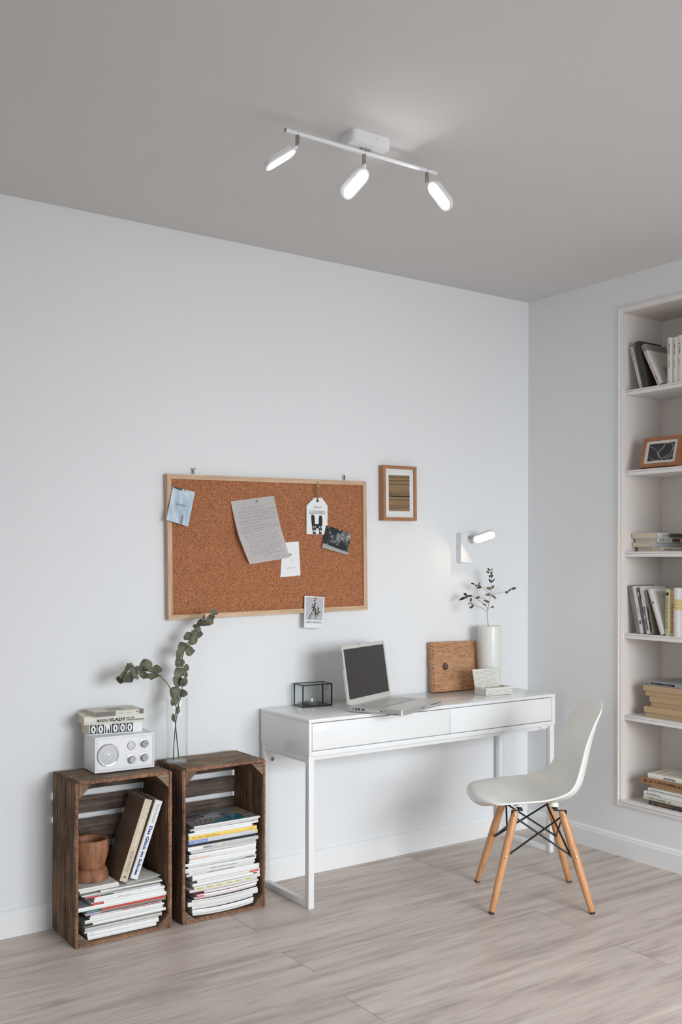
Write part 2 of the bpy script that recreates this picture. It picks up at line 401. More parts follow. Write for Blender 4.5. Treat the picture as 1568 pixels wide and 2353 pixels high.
b.box((0, NY0, 0), (0.1, 0.1, CEIL)); b.box((0, YF, 0), (0.1, NY1, CEIL))
b.box((0, NY1, 0), (0.1, NY0, NZ0)); b.box((0, NY1, NZ1), (0.1, NY0, CEIL))
struct('wall_right', b, WALL)
b = MB(); w = WIN
b.box((XL, YF-0.1, 0), (w['x0'], YF, CEIL)); b.box((w['x1'], YF-0.1, 0), (0.1, YF, CEIL))
b.box((w['x0'], YF-0.1, 0), (w['x1'], YF, w['z0'])); b.box((w['x0'], YF-0.1, w['z1']), (w['x1'], YF, CEIL))
struct('wall_front', b, WALL)
b = MB()
for x in (w['x0'], w['x1']-0.06): b.box((x, YF-0.09, w['z0']), (x+0.06, YF-0.03, w['z1']))
xm = (w['x0']+w['x1'])/2
b.box((xm-0.035, YF-0.09, w['z0']), (xm+0.035, YF-0.03, w['z1']))
for z in (w['z0'], w['z1']-0.06): b.box((w['x0'], YF-0.09, z), (w['x1'], YF-0.03, z+0.06))
struct('window_1', b, TRIM)
# niche box behind the right wall
b = MB(); t = 0.03
b.box((0.1, NY0, NZ0-t), (ND+t, NY0+t, NZ1+t)); b.box((0.1, NY1-t, NZ0-t), (ND+t, NY1, NZ1+t))
b.box((ND, NY1, NZ0-t), (ND+t, NY0, NZ1+t)); b.box((0.1, NY1, NZ1), (ND, NY0, NZ1+t)); b.box((0.1, NY1, NZ0-t), (ND, NY0, NZ0))
# thin lining of the reveal
b.box((-0.001, NY0-0.002, NZ0), (ND, NY0, NZ1)); b.box((-0.001, NY1, NZ1-0.002), (ND, NY0, NZ1)); b.box((-0.001, NY1, NZ0), (ND, NY0, NZ0+0.002)); b.box((-0.001, NY1, NZ0), (ND, NY1+0.002, NZ1))
struct('wall_niche', b, NICHE)
# moulded frame round the niche: three stepped fillets, mitred at the corners
b = MB()
for (d0, d1, p) in ((0.0, 0.013, 0.005), (0.013, 0.020, 0.011), (0.020, 0.030, 0.004)):
    o4 = [(NY0+d1, NZ0-d1), (NY0+d1, NZ1+d1), (NY1-d1, NZ1+d1), (NY1-d1, NZ0-d1)]; i4 = [(NY0+d0, NZ0-d0), (NY0+d0, NZ1+d0), (NY1-d0, NZ1+d0), (NY1-d0, NZ0-d0)]
    L_ = [[b.bm.verts.new((x, y, z)) for y, z in P] for P, x in ((o4, 0), (o4, -p), (i4, -p), (i4, 0))]
    for A, B in zip(L_, L_[1:]): b.bridge(A, B)
struct('trim_1', b, plain('niche_trim_paint', (0.80, 0.765, 0.735), 0.55, var=0.01, scale=8))
SHELF_Z = [2.149, 1.779, 1.4045, 1.028, 0.651]
lab = ['topmost white niche shelf carrying leaning books and three white spines', 'white niche shelf carrying the small brown picture frame',
       'white niche shelf carrying four books lying flat', 'white niche shelf carrying a row of upright books beside a leaning white one',
       'lowest white niche shelf carrying the linen-bound volumes']
for z, l in zip(SHELF_Z, lab):
    b = MB().box((0.016, NY1, z-0.022), (ND, NY0, z))
    b.box((0.010, NY1, z-0.007), (0.016, NY0, z-0.001)); b.box((0.012, NY1, z-0.024), (0.016, NY0, z-0.009))
    tag(b.bevel(0.001, 1).build('niche_shelf', SHELFM), l, 'shelf', 'white shelves built into the wall niche')
# bottom ledge moulding
b = MB().box((-0.012, NY1, NZ0-0.004), (0.02, NY0, NZ0+0.006))
struct('trim_2', b.bevel(0.003, 2), SHELFM)
# baseboards with a moulded top
def base_prof(b, p0, p1, n):
    prof = [(0, 0), (0.015, 0), (0.015, 0.078), (0.011, 0.084), (0.011, 0.090), (0.006, 0.096), (0, 0.098)]
    p0 = Vector(p0); p1 = Vector(p1); n = Vector(n)
    A = [b.bm.verts.new(p0+n*x+Vector((0, 0, z))) for x, z in prof]; B = [b.bm.verts.new(p1+n*x+Vector((0, 0, z))) for x, z in prof]
    b.bridge(A, B); b.bm.faces.new(A); b.bm.faces.new(B[::-1]); return b
struct('baseboard_back', base_prof(MB(), (XL, 0, 0), (0, 0, 0), (0, -1, 0)), TRIM)
struct('baseboard_right', base_prof(MB(), (0, -0.0151, 0), (0, YF, 0), (-1, 0, 0)), TRIM)
struct('baseboard_left', base_prof(MB(), (XL, YF, 0), (XL, -0.0151, 0), (1, 0, 0)), TRIM)

# ================================================================== DESK
DX0, DX1, DY0, DY1, DZ, DH = -1.5885, -0.2115, -0.386, -0.018, 0.740, 0.145
desk = thing('desk', 'long white lacquered desk with two drawers on square steel legs', 'desk', ((DX0+DX1)/2, (DY0+DY1)/2, 0))
DM = Matrix.Translation((-(DX0+DX1)/2, -(DY0+DY1)/2, 0))
def dbox(b, x0, y0, z0, x1, y1, z1, bev=0.0015): return b.rbox((x0, y0, z0), (x1, y1, z1), bev, 2, DM)
T = 0.014
dbox(MB(), DX0, DY0, DZ-T, DX1, DY1, DZ).build('desktop', LACQ, desk)
b = MB(); dbox(b, DX0, DY0, DZ-DH, DX0+T, DY1, DZ-T); dbox(b, DX1-T-0.006, DY0, DZ-DH, DX1, DY1, DZ-T)
dbox(b, DX0+T, DY0, DZ-DH, DX1-T-0.006, DY1, DZ-DH+0.019); dbox(b, DX0+T, DY1-0.012, DZ-DH+0.019, DX1-T, DY1, DZ-T)
b.build('carcass', LACQ, desk)
gx = -0.861
b = MB(); b.box((DX0+T, DY0+0.020, DZ-DH+0.019), (DX1-T-0.006, DY0+0.022, DZ-T), DM); b.build('drawer_gap', DARKGAP, desk)
for x0, x1 in ((DX0+T+0.0025, gx-0.0012), (gx+0.0012, DX1-T-0.0085)):
    dbox(MB(), x0, DY0+0.0015, DZ-DH+0.019+0.003, x1, DY0+0.019, DZ-T-0.003, 0.001).build('drawer', LACQ, desk)
LT = 0.026; ztop = DZ-DH
for x0 in (DX0+0.001, DX1-0.004-LT):
    for y0 in (DY0+0.002, DY1-LT-0.004):
        dbox(MB(), x0, y0, 0, x0+LT, y0+LT, ztop, 0.002).build('leg', STEELW, desk)
    b = MB(); dbox(b, x0+0.001, DY0+LT, 0.0, x0+LT-0.001, DY1-LT, LT, 0.002); b.build('floor_runner', STEELW, desk)
    b = MB(); dbox(b, x0+0.001, DY0+LT, ztop-LT, x0+LT-0.001, DY1-LT, ztop, 0.002); b.build('top_runner', STEELW, desk)
b = MB(); dbox(b, DX0+LT, DY0+0.03, ztop-0.022, DX1-LT, DY0+0.05, ztop, 0.001); dbox(b, DX0+LT, DY1-0.05, ztop-0.022, DX1-LT, DY1-0.03, ztop, 0.001)
b.build('support_rail', STEELW, desk)
b = MB(); dbox(b, DX1-0.075, DY0+0.018, ztop-0.014, DX1-0.03, DY0+0.034, ztop, 0.001); b.cyl(DM @ Vector((DX1-0.055, DY0+0.025, ztop-0.018)), DM @ Vector((DX1-0.055, DY0+0.025, ztop-0.01)), 0.004, n=10)
b.build('corner_bracket', STEELW, desk)
for x0 in (DX0+0.013, DX1-0.017):
    for y0 in (DY0+0.015, DY1-0.017):
        pass
# cover plate on the wall under the left end of the desk
cp = thing('cover_plate', 'flat white wall plate with one grey screw under the left desk end', 'plate', (-1.455, 0, 0.49))
MB().rbox((-0.108, -0.006, 0), (0.095, 0, 0.085), 0.001, 1).build('plate', TRIM, cp)
MB().lathe([(0.0085, 0), (0.0085, 0.002), (0.005, 0.0025), (0.004, 0.001)], (-0.070, -0.006, 0.030), (0, -1, 0), 16).build('screw', plain('zinc_screw', (0.20, 0.20, 0.21), 0.4, metal=0.8), cp)

# ================================================================== CHAIR
ch = thing('side_chair', 'white moulded shell chair on four splayed beech dowel legs', 'chair', (-0.762, -0.775, 0), (0, 0, math.atan2(0.569, -0.823)))
prof = [(0.226, 0.384), (0.252, 0.400), (0.261, 0.422), (0.240, 0.441), (0.185, 0.441), (0.10, 0.426), (0.0, 0.410), (-0.08, 0.411), (-0.140, 0.432),
        (-0.178, 0.478), (-0.198, 0.55), (-0.217, 0.64), (-0.238, 0.72), (-0.254, 0.775), (-0.264, 0.806)]
half = [0.160, 0.186, 0.202, 0.213, 0.223, 0.229, 0.231, 0.226, 0.217, 0.209, 0.200, 0.192, 0.178, 0.150, 0.095]
rise = [0, 0, 0, 0, 0, 0.014, 0.038, 0.055, 0.062, 0.062, 0.056, 0.050, 0.036, 0.020, 0.004]
K = 4
ush = [0.074, 0.076, 0.070, 0.056, 0.032, 0.009, 0]+[0]*8; zsh = [0.031, 0.020, 0.002, -0.014, -0.010, 0.0, 0]+[0]*8
sc2 = catmull([(a_, b_, 0) for a_, b_ in zip(ush, zsh)], K)
pc = catmull([(u, z, 0) for u, z in prof], K); hc = catmull([(h, r, 0) for h, r in zip(half, rise)], K)
b = MB(); NU = 20; rows = []
for i in range(len(pc)):
    p = pc[i]; tg = (pc[min(i+1, len(pc)-1)]-pc[max(i-1, 0)]); tg = Vector((tg.x, tg.y)).normalized()
    nm = Vector((tg.y, -tg.x))            # towards the sitter
    if i < 3*K and nm.y < 0: pass
    w_, r_ = hc[i].x, hc[i].y; row = []
    for k in range(NU+1):
        s_ = -1+2*k/NU; sg = math.sin(s_*math.pi/2)
        q = Vector((p.x, p.y)) + nm*r_*abs(sg)**2.6
        q = q + Vector((-sc2[i].x, sc2[i].y))*abs(sg)**3
        # corner rounding at the top edge and the front lip
        if i > len(pc)-1-K*2: q = q + Vector((0.0, -0.018*abs(sg)**4*(i-(len(pc)-1-K*2))/(K*2)))
        row.append(b.bm.verts.new((q.x, sg*w_, q.y)))
    rows.append(row)
for i in range(len(rows)-1):
    for k in range(NU): b.bm.faces.new((rows[i][k], rows[i+1][k], rows[i+1][k+1], rows[i][k+1]))
bmesh.ops.recalc_face_normals(b.bm, faces=list(b.bm.faces))
if b.bm.faces[len(b.bm.faces)//3].normal.z < 0: bmesh.ops.reverse_faces(b.bm, faces=list(b.bm.faces))
bmesh.ops.solidify(b.bm, geom=list(b.bm.faces), thickness=0.007)
shell = b.build('seat_shell', SHELLM, ch, smooth=60)
ss = shell.modifiers.new('subdivision', 'SUBSURF'); ss.levels = 1; ss.render_levels = 1
def legpt(su, sv, z):
    t = (0.385-z)/0.385
    return Vector((su*(0.090+(0.196-0.090)*t), sv*(0.125+(0.195-0.125)*t), z))
for su in (1, -1):
    for sv in (1, -1):
        lb = MB()
        a0, a1 = legpt(su, sv, 0.006), legpt(su, sv, 0.385); ax = a1-a0; ln = ax.length
        lb.lathe([(0.0095, 0.0), (0.0120, 0.004), (0.0150, ln*0.3), (0.0165, ln*0.62), (0.0155, ln*0.9), (0.0125, ln*0.985), (0.010, ln)], a0, ax, 20)
        leg = lb.build('leg', BEECH, ch)
        f0 = legpt(su, sv, 0.0)
        MB().lathe([(0.0105, 0), (0.0115, 0.002), (0.0115, 0.007), (0.0098, 0.010)], Vector((f0.x, f0.y, 0)), ax, 16).build('foot_cap', RUBBER, leg)
        for zz in (0.365, 0.209):
            c = legpt(su, sv, zz); o_ = Vector((0, sv, 0.15)).normalized()
            MB().lathe([(0.0045, 0), (0.0045, 0.0025), (0.002, 0.003)], c+o_*0.0145, o_, 10).build('bolt', BRASS, leg)
        kb = MB()   # black steel bracket from the seat mount down into the slot of the leg
        t_ = legpt(su, sv, 0.352); m_ = Vector((su*0.070, sv*0.095, 0.387))
        def strap(P, wd, th):
            for i in range(len(P)-1):
                d_ = (P[i+1]-P[i]); M_ = frame(P[i], d_, Vector((1, 0, 0)) if abs(d_.x) < abs(d_.y)+0.03 else Vector((0, 1, 0)))
                kb.rbox((-0.002, -wd/2, -th/2), (d_.length+0.002, wd/2, th/2), 0.0008, 1, M_)
        strap([m_+Vector((0, -sv*0.03, 0.0)), m_+Vector((0, sv*0.028, -0.006)), t_+Vector((0, sv*0.004, 0.032)), t_+Vector((0, 0, -0.02))], 0.020, 0.004)
        kb.build('leg_bracket', BLACKM, ch)
        MB().lathe([(0.019, 0.0), (0.017, 0.012), (0.015, 0.017)], m_+Vector((0, -sv*0.012, 0.002)), (0, 0, 1), 16).build('shock_mount', SHELLM, ch)
def rod(p, q): MB().tube([p, q], 0.0038, 8).build('brace_rod', BLACKM, ch)
inn = lambda v, k=0.010: v - Vector((math.copysign(k, v.x), math.copysign(k, v.y), 0))
for sv in (1, -1):
    rod(inn(legpt(1, sv, 0.352)), inn(legpt(-1, sv, 0.207))); rod(inn(legpt(-1, sv, 0.352))+Vector((0, -sv*0.006, 0)), inn(legpt(1, sv, 0.207))+Vector((0, -sv*0.006, 0)))
for su in (1, -1):
    rod(inn(legpt(su, 1, 0.345)), inn(legpt(su, -1, 0.207))); rod(inn(legpt(su, -1, 0.345))+Vector((-su*0.006, 0, 0)), inn(legpt(su, 1, 0.207))+Vector((-su*0.006, 0, 0)))

# ================================================================== LAMPS
def lamp_head(parent, J, a, wv, n, s0, h, m, led, L=0.112, Wd=0.056, TH=0.0145, neckr=0.006):
    """flat rounded LED head: J joint, a long axis, n light direction; body and diffuser are parts"""
    a = Vector(a).normalized(); n = Vector(n).normalized(); wv = n.cross(a).normalized(); n = a.cross(wv)
    J = Vector(J)
    c = J + a*(s0+0.05) + n*h + wv*m                      # centre of the luminous face
    M = frame(c, a, wv)                                    # z = a x wv = n
    b = MB()
    o_ = rrect(L, Wd, Wd*0.48, 8); i_ = rrect(L-0.011, Wd-0.011, Wd*0.41, 8)
    def loop(P, z): return [b.bm.verts.new(M @ Vector((x, y, z))) for x, y in P]
    sc = lambda P, k: [(x*k, y*k) for x, y in P]
    lps = [loop(i_, -0.0002), loop(i_, 0.0008), loop(sc(o_, 0.985), 0.0008), loop(o_, -0.001), loop(o_, -0.0065), loop(sc(o_, 0.975), -0.0075), loop(sc(o_, 0.97), -TH+0.003), loop(sc(o_, 0.93), -TH), loop(sc(o_, 0.5), -TH-0.001)]
    for A, B in zip(lps, lps[1:]): b.bridge(A, B)
    b.bm.faces.new(lps[-1])
    nk = c - a*(L/2-0.012) - n*(TH-0.001)
    b.tube([nk+a*0.004, nk - n*0.002 - a*0.004, nk*0.45+J*0.55, J], neckr, 10)
    body = b.build('lamp_head', LAMPW, parent, smooth=50)
    d = MB()
    d.prism(i_, -0.0015, 0.0004, M)
    d.build('diffuser', led, body)
    return c
BX, BY, BZ = -1.885, -1.148, 2.634
cl = thing('ceiling_spotlight', 'white ceiling light bar with three lit oblong LED heads', 'lamp', (0, 0, 0))
b = MB(); P = []
x0, x1, y0, y1 = -1.957, -1.819, -1.190, -1.106
r1, r2 = 0.015, 0.006
for cx, cy, r, a0 in ((x1-r2, y1-r2, r2, 0), (x0+r1, y1-r1, r1, 90), (x0+r1, y0+r1, r1, 180), (x1-r2, y0+r2, r2, 270)):
    for i in range(9): P.append((cx+r*math.cos(R(a0+90*i/8)), cy+r*math.sin(R(a0+90*i/8))))
b.prism(P, 2.642, CEIL); b.bevel(0.002, 2, 60)
box_ = b.build('canopy', LAMPW, cl)
MB().lathe([(0.0035, 0), (0.0035, 0.0012), (0.0015, 0.0004)], (-1.872, y0, 2.664), (0, -1, 0), 14).build('screw', CHROME, box_)
MB().rbox((BX-0.018, BY-0.010, 2.637), (BX+0.018, BY+0.010, 2.6425), 0.001, 1).build('mounting_plate', NICKEL, cl)
b = MB().cyl((-2.176, BY, BZ-0.002), (-1.594, BY, BZ-0.002), 0.0066, n=20); b.build('bar', LAMPW, cl)
for x in (-2.176, -1.594): MB().cyl((x-0.002, BY, BZ-0.002), (x+0.002, BY, BZ-0.002), 0.0060, n=16).build('bar_end_cap', NICKEL, cl)
HEADS = [(-2.1345, (-0.7559, 0.3432, -0.5576), (0.4606, -0.3266, -0.8254), 0.015, 0.008, -0.001),
         (-1.888, (-0.4922, 0.471, -0.732), (0.1301, -0.7917, -0.5969), 0.010, 0.022, 0.004),
         (-1.635, (0.5266, -0.3232, -0.7862), (-0.8359, -0.0286, -0.5481), 0.010, 0.004, 0.012)]
for x, a, n, s0, h, m in HEADS:
    b = MB().lathe([(0.0045, 0), (0.0062, 0.003), (0.0062, 0.031), (0.005, 0.035), (0.003, 0.037)], (x, BY, BZ-0.007), (0, 0, -1), 14)
    st = b.build('stem', NICKEL, cl)
    MB().cyl((x, BY-0.0066, BZ-0.001), (x, BY-0.0074, BZ-0.001), 0.0014, n=8).build('set_screw', INK, cl)
    n_ = Vector(n); wv = n_.cross(Vector(a))
    lamp_head(cl, (x, BY, BZ-0.043), a, wv, n, s0, h, m, LED_COOL)
# wall lamp
wl = thing('wall_lamp', 'white wall lamp with one lit oblong head above the desk', 'lamp', (0, 0, 0))
b = MB(); P = rrect(0.078, 0.142, 0.006, 4)
b.prism(P, 0, 0.035, frame((-0.448, -0.035, 1.4225), (1, 0, 0), (0, 0, -1))); b.bevel(0.002, 2, 50)
pl = b.build('wall_plate', LAMPW, wl)
MB().cyl((-0.4866, -0.012, 1.424), (-0.488, -0.012, 1.424), 0.0025, n=10).build('screw', NICKEL, pl)
MB().lathe([(0.0045, 0), (0.0062, 0.003), (0.0062, 0.041), (0.0045, 0.045)], (-0.437, -0.035, 1.4745), (0, -1, 0), 14).build('arm', NICKEL, wl)
lamp_head(wl, (-0.439, -0.082, 1.4745), (0.6096, -0.7273, 0.3152), None, (-0.5431, -0.6729, -0.5022), -0.008, 0.006, -0.014, LED_WARM, L=0.114, Wd=0.047)

# ================================================================== CRATES
def crate(label, X0, X1, Y0, Y1, H, post=0.046, back=((0.014, 0.135), (0.15, 0.278), (0.302, 0.393), (0.414, 0.478), (0.502, 0.565))):
    W_, D_ = X1-X0, Y1-Y0
    o = thing('apple_crate', label, 'crate', (X0+W_/2, Y0+D_/2, 0), group='old wooden crates by the wall')
    TH = 0.013
    rnd = random.Random(label)
    def plank(name, a, c, mat, edge=True):
        a = list(a); c = list(c)
        b = MB(); b.box(a, c)
        bmesh.ops.subdivide_edges(b.bm, edges=[e for e in b.bm.edges if e.calc_length() > 0.15], cuts=7, use_grid_fill=True)
        bmesh.ops.bevel(b.bm, geom=[e for e in b.bm.edges if len(e.link_faces) == 2 and e.calc_face_angle(0) > 1], offset=0.0030, segments=2, affect='EDGES')
        for v in b.bm.verts: v.co += Vector([rnd.uniform(-0.0011, 0.0011) for _ in range(3)])
        b.bm.normal_update()
        for f in b.bm.faces: f.material_index = 1 if edge and f.normal.y < -0.6 else 0
        return b.build(name, [mat, CRE], o, smooth=50)
    hx, hy = W_/2, D_/2
    ys = -hy + D_*0.405        # split between front and rear planks
    for sx in (-1, 1):
        xa, xb = (-hx, -hx+TH) if sx < 0 else (hx-TH, hx)
        plank('side_plank', (xa, -hy, 0.001), (xb, ys-0.004, H-0.005+rnd.uniform(-0.002, 0.002)), CRV)
        plank('side_plank', (xa, ys+0.008, 0.006), (xb, hy, H-0.003+rnd.uniform(-0.002, 0.001)), CRV)
    for z0, z1 in ((0.001, TH), (H-TH-0.001, H-0.001)):
        mat = CRT if z0 > 0.1 else CRH
        plank('end_plank', (-hx+TH, -hy+0.001, z0), (hx-TH, ys+0.001, z1), mat)
        plank('end_plank', (-hx+TH, ys+0.003, z0), (hx-TH, hy-0.004, z1), mat)
    for z0, z1 in back: plank('back_slat', (-hx+TH*0.2, hy-0.004, z0), (hx-TH*0.2, hy+0.006, z1), CRB, False)
    # triangular corner posts running front to back
    s_ = post
    for sx in (-1, 1):
        for top in (0, 1):
            x_, z_ = sx*(hx-TH), (H-TH-0.001 if top else TH)
            s_ = 0.048 if top else post
            dz = -s_ if top else s_
            P = [(x_, z_), (x_-sx*s_*1.05, z_), (x_, z_+dz*1.02)]
            b = MB(); A = [b.bm.verts.new((x, -hy+0.003, z)) for x, z in P]; B = [b.bm.verts.new((x, hy-0.006, z)) for x, z in P]
            b.bridge(A, B); b.bm.faces.new(A); b.bm.faces.new(B[::-1]); b.bevel(0.0025, 2, 30)
            b.bm.normal_update()
            for f in b.bm.faces: f.material_index = 1 if f.normal.y < -0.6 else 0
            b.build('corner_post', [CRV, CRT], o, smooth=40)
    return o
LX0, LX1, LY0, LY1, LH = -2.481, -2.110, -0.258, -0.0255, 0.585
crate('dark weathered wooden crate on end carrying the white radio', LX0, LX1, LY0, LY1, LH, 0.040)
RX0, RX1, RY0, RY1, RH = -2.069, -1.7085, -0.261, -0.0255, 0.583
crate('dark weathered wooden crate on end carrying the glass vase, beside the desk', RX0, RX1, RY0, RY1, RH, 0.038)

# ================================================================== CORKBOARD
cb_rot = R(0.88)
CBW, CBH = 0.976, 0.576
cbo = thing('corkboard', 'large cork pinboard in a pale wooden frame', 'pinboard', (-1.534, 0, 1.421), (0, -cb_rot, 0))
MB().box((-CBW/2+0.010, -0.022, -CBH/2+0.010), (CBW/2-0.010, -0.008, CBH/2-0.010)).build('cork_panel', cork_material(), cbo)
PINE_H = wood('pine_frame_level', (0.50, 0.32, 0.19), (0.72, 0.52, 0.35), (1.2, 14, 14), rough=0.6, bump=0.1, scale=5)
PINE_V = wood('pine_frame_upright', (0.46, 0.28, 0.17), (0.70, 0.50, 0.34), (14, 14, 1.2), rough=0.6, bump=0.1, scale=5)
fw = 0.019
def mitre(parent, W_, H_, fw, y0, y1, mh, mv, name='frame_rail'):
    for side in range(4):
        hx, hz = W_/2, H_/2
        P = [[(-hx, hz), (hx, hz), (hx-fw, hz-fw), (-hx+fw, hz-fw)], [(-hx, -hz), (-hx+fw, -hz+fw), (hx-fw, -hz+fw), (hx, -hz)],
             [(-hx, -hz), (-hx, hz), (-hx+fw, hz-fw), (-hx+fw, -hz+fw)], [(hx, -hz), (hx-fw, -hz+fw), (hx-fw, hz-fw), (hx, hz)]][side]
        b = MB(); A = [b.bm.verts.new((x, y0, z)) for x, z in P]; B = [b.bm.verts.new((x, y1, z)) for x, z in P]
        b.bridge(A, B); b.bm.faces.new(A); b.bm.faces.new(B); b.bevel(0.0012, 2, 30)
        b.build(name, mh if side < 2 else mv, parent, smooth=35)
mitre(cbo, CBW, CBH, fw, -0.031, -0.004, PINE_H, PINE_V)
for x in (-CBW/2+0.02, CBW/2-0.06): MB().box((x, -0.004, CBH/2-0.05), (x+0.04, 0, CBH/2-0.02)).build('spacer', PINE_H, cbo)
for x, z, s_, l in ((-1.902, 1.7085, 1, 'twisted dark metal hook above the left end of the pinboard'), (-1.157, 1.7185, -1, 'twisted dark metal hook above the right end of the pinboard')):
    b = MB(); pts = [(0.0025*math.cos(k*1.2), 0.0025*math.sin(k*1.2)-0.012, k*0.0012) for k in range(14)]
    b.tube(pts, 0.0016, 6); b.tube([(0, -0.012, 0.016), (s_*0.004, -0.016, 0.021), (s_*0.010, -0.014, 0.022)], 0.0014, 6); b.tube([(0, -0.012, 0.014), (-s_*0.004, -0.010, 0.021), (-s_*0.007, -0.004, 0.020)], 0.0014, 6)
    b.tube([(0, -0.012, 0.012), (0, 0, 0.012)], 0.0014, 6)
    tag(b.build('wall_hook', plain('dark_galvanised', (0.16, 0.16, 0.17), 0.35, 0.9), M=Matrix.Translation((x, 0, z))), l, 'hook', 'hooks above the pinboard')
CORKY = -0.022
def pin(x, z, y, l):
    o = thing('push_pin', l, 'pin', (x, y, z), group='wooden pins on the pinboard')
    MB().lathe([(0.0008, -0.006), (0.0008, 0.001)], (0, 0, 0), (0, -1, 0), 8).build('needle', CHROME, o)
    MB().ball((0, -0.0045, 0), 0.0048, 14).build('head', WPIN, o)
def card(name, label, cat, TL, TR, BR, BL, y, mat, th=0.0006, yb=None):
    """thin card spanning four corners (x, z) at depth y (lower edge yb)"""
    yb = y if yb is None else yb
    cx = (TL[0]+BR[0])/2; cz = (TL[1]+BR[1])/2
    o = thing(name, label, cat, (cx, 0, cz))
    P = [(TL[0]-cx, y, TL[1]-cz), (TR[0]-cx, y, TR[1]-cz), (BR[0]-cx, yb, BR[1]-cz), (BL[0]-cx, yb, BL[1]-cz)]
    b = MB(); A = [b.bm.verts.new(p) for p in P]; B = [b.bm.verts.new((p[0], p[1]+th, p[2])) for p in P]
    b.bridge(A, B); b.bm.faces.new(A); b.bm.faces.new(B); b.build('sheet', mat, o, smooth=0)
    return o, [Vector(p) for p in P]
def cpt(P, u, v, lift=0.0004):
    """point on a card: u across, v down (0..1)"""
    t = P[0].lerp(P[1], u); q = P[3].lerp(P[2], u); r_ = t.lerp(q, v); r_.y -= lift; return r_
# blue postcard
def blue_card_mat():
    m, nt, b_ = _nodes('misty_blue_print'); L = nt.links.new
    tc = N(nt, 'ShaderNodeTexCoord'); mp = N(nt, 'ShaderNodeMapping'); mp.inputs['Scale'].default_value = (26, 26, 9); mp.inputs['Rotation'].default_value = (0, 0.24, 0); L(tc.outputs['Object'], mp.inputs[0])
    nz = N(nt, 'ShaderNodeTexNoise'); nz.inputs['Scale'].default_value = 1.6; nz.inputs['Detail'].default_value = 4; L(mp.outputs[0], nz.inputs[0])
    cr = N(nt, 'ShaderNodeValToRGB'); cr.color_ramp.elements[0].position = 0.3; cr.color_ramp.elements[0].color = c4((0.30, 0.41, 0.52)); cr.color_ramp.elements[1].position = 0.65; cr.color_ramp.elements[1].color = c4((0.62, 0.70, 0.76))
    L(nz.outputs['Fac'], cr.inputs[0]); L(cr.outputs[0], b_.inputs['Base Color']); b_.inputs['Roughness'].default_value = 0.35; return m
o, P = card('postcard', 'pale blue postcard with a grey figure hanging over the pinboard left edge', 'postcard', (-2.002, 1.6527), (-1.9054, 1.6341), (-1.9413, 1.4951), (-2.0353, 1.5194), -0.034, blue_card_mat(), 0.0015, -0.046)
text('lettering', 'INTERESSE?', cpt(P, 0.26, 0.50), P[1]-P[0], P[0]-P[3], 0.047, 0.0075, INKG, o)
b = MB(); q = [cpt(P, u, v) for u, v in ((0.62, 0.985), (0.60, 0.84), (0.63, 0.745), (0.67, 0.725), (0.70, 0.76), (0.715, 0.985))]; b.bm.faces.new([b.bm.verts.new(p) for p in q]); b.build('printed_figure', plain('print_slate', (0.20, 0.25, 0.30), 0.6), o, smooth=0)
b = MB(); q = [cpt(P, u, v) for u, v in ((0.01, 0.0), (0.45, 0.0), (0.40, 0.06), (0.2, 0.055), (0.03, 0.025))]; b.bm.faces.new([b.bm.verts.new(p) for p in q]); b.build('dark_corner', plain('print_dark', (0.05, 0.06, 0.08), 0.5), o, smooth=0)
pin(-1.948, 1.6405, -0.0345, 'wooden ball pin holding the pale blue postcard')
# folded letter
ltr = thing('letter', 'creased handwritten letter on pinkish paper in the middle of the pinboard', 'letter', (-1.6, 0, 1.5))
LP = [[(-1.7386, 1.603, -0.026), (-1.532, 1.634, -0.026)], [(-1.728, 1.535, -0.036), (-1.5205, 1.568, -0.034)], [(-1.7185, 1.463, -0.056), (-1.5121, 1.499, -0.050)], [(-1.690, 1.405, -0.050), (-1.484, 1.438, -0.040)], [(-1.6561, 1.3447, -0.040), (-1.4525, 1.3734, -0.028)]]
LPAP = plain('letter_paper', (0.83, 0.79, 0.785), 0.75, var=0.015, scale=20)
rows = [[Vector((a[0]+1.6, a[2], a[1]-1.5)), Vector((c[0]+1.6, c[2], c[1]-1.5))] for a, c in LP]
def lpt(u, v, lift=0.0005):
    i = min(int(v*4), 3); f = v*4-i
    p = rows[i][0].lerp(rows[i][1], u).lerp(rows[i+1][0].lerp(rows[i+1][1], u), f); p.y -= lift; return p
b = MB(); G = [[b.bm.verts.new(lpt(u/6, v/8, 0)) for u in range(7)] for v in range(9)]
for i in range(8):
    for k in range(6): b.bm.faces.new((G[i][k], G[i+1][k], G[i+1][k+1], G[i][k+1]))
bmesh.ops.solidify(b.bm, geom=list(b.bm.faces), thickness=0.0003)
b.build('sheet', LPAP, ltr, smooth=10)
rl = random.Random(5); hb = MB()
lines = [(0.22, 0.72, .13), (0.12, 0.96, .185), (0.12, 0.92, .23), (0.12, 0.95, .275), (0.12, 0.96, .32), (0.12, 0.45, .36), (0.12, 0.90, .41), (0.12, 0.98, .45), (0.12, 0.78, .49), (0.12, 0.92, .535), (0.12, 0.88, .575), (0.15, 0.92, .62), (0.14, 0.92, .66), (0.15, 0.95, .705), (0.16, 0.9, .75), (0.14, 0.85, .795), (0.12, 0.7, .835), (0.35, 0.90, .87), (0.42, 0.62, .905), (0.62, 0.90, .945)]
for u0, u1, v in lines:
    u = u0
    while u < u1:
        wl_ = rl.uniform(0.05, 0.13); k = 0; pts = []
        while k < wl_ and u+k < u1+0.03:
            amp = rl.choice([0.004, 0.005, 0.0055, 0.006, 0.013]); pts.append(lpt(min(u+k, 0.985), v+amp*rl.choice((-1, 1)))); k += 0.0068
        if len(pts) > 3: hb.tube(pts, 0.00027, 3)
        u += wl_+0.022
hb.build('handwriting', plain('pencil_grey', (0.20, 0.19, 0.20), 0.8), ltr, smooth=0)
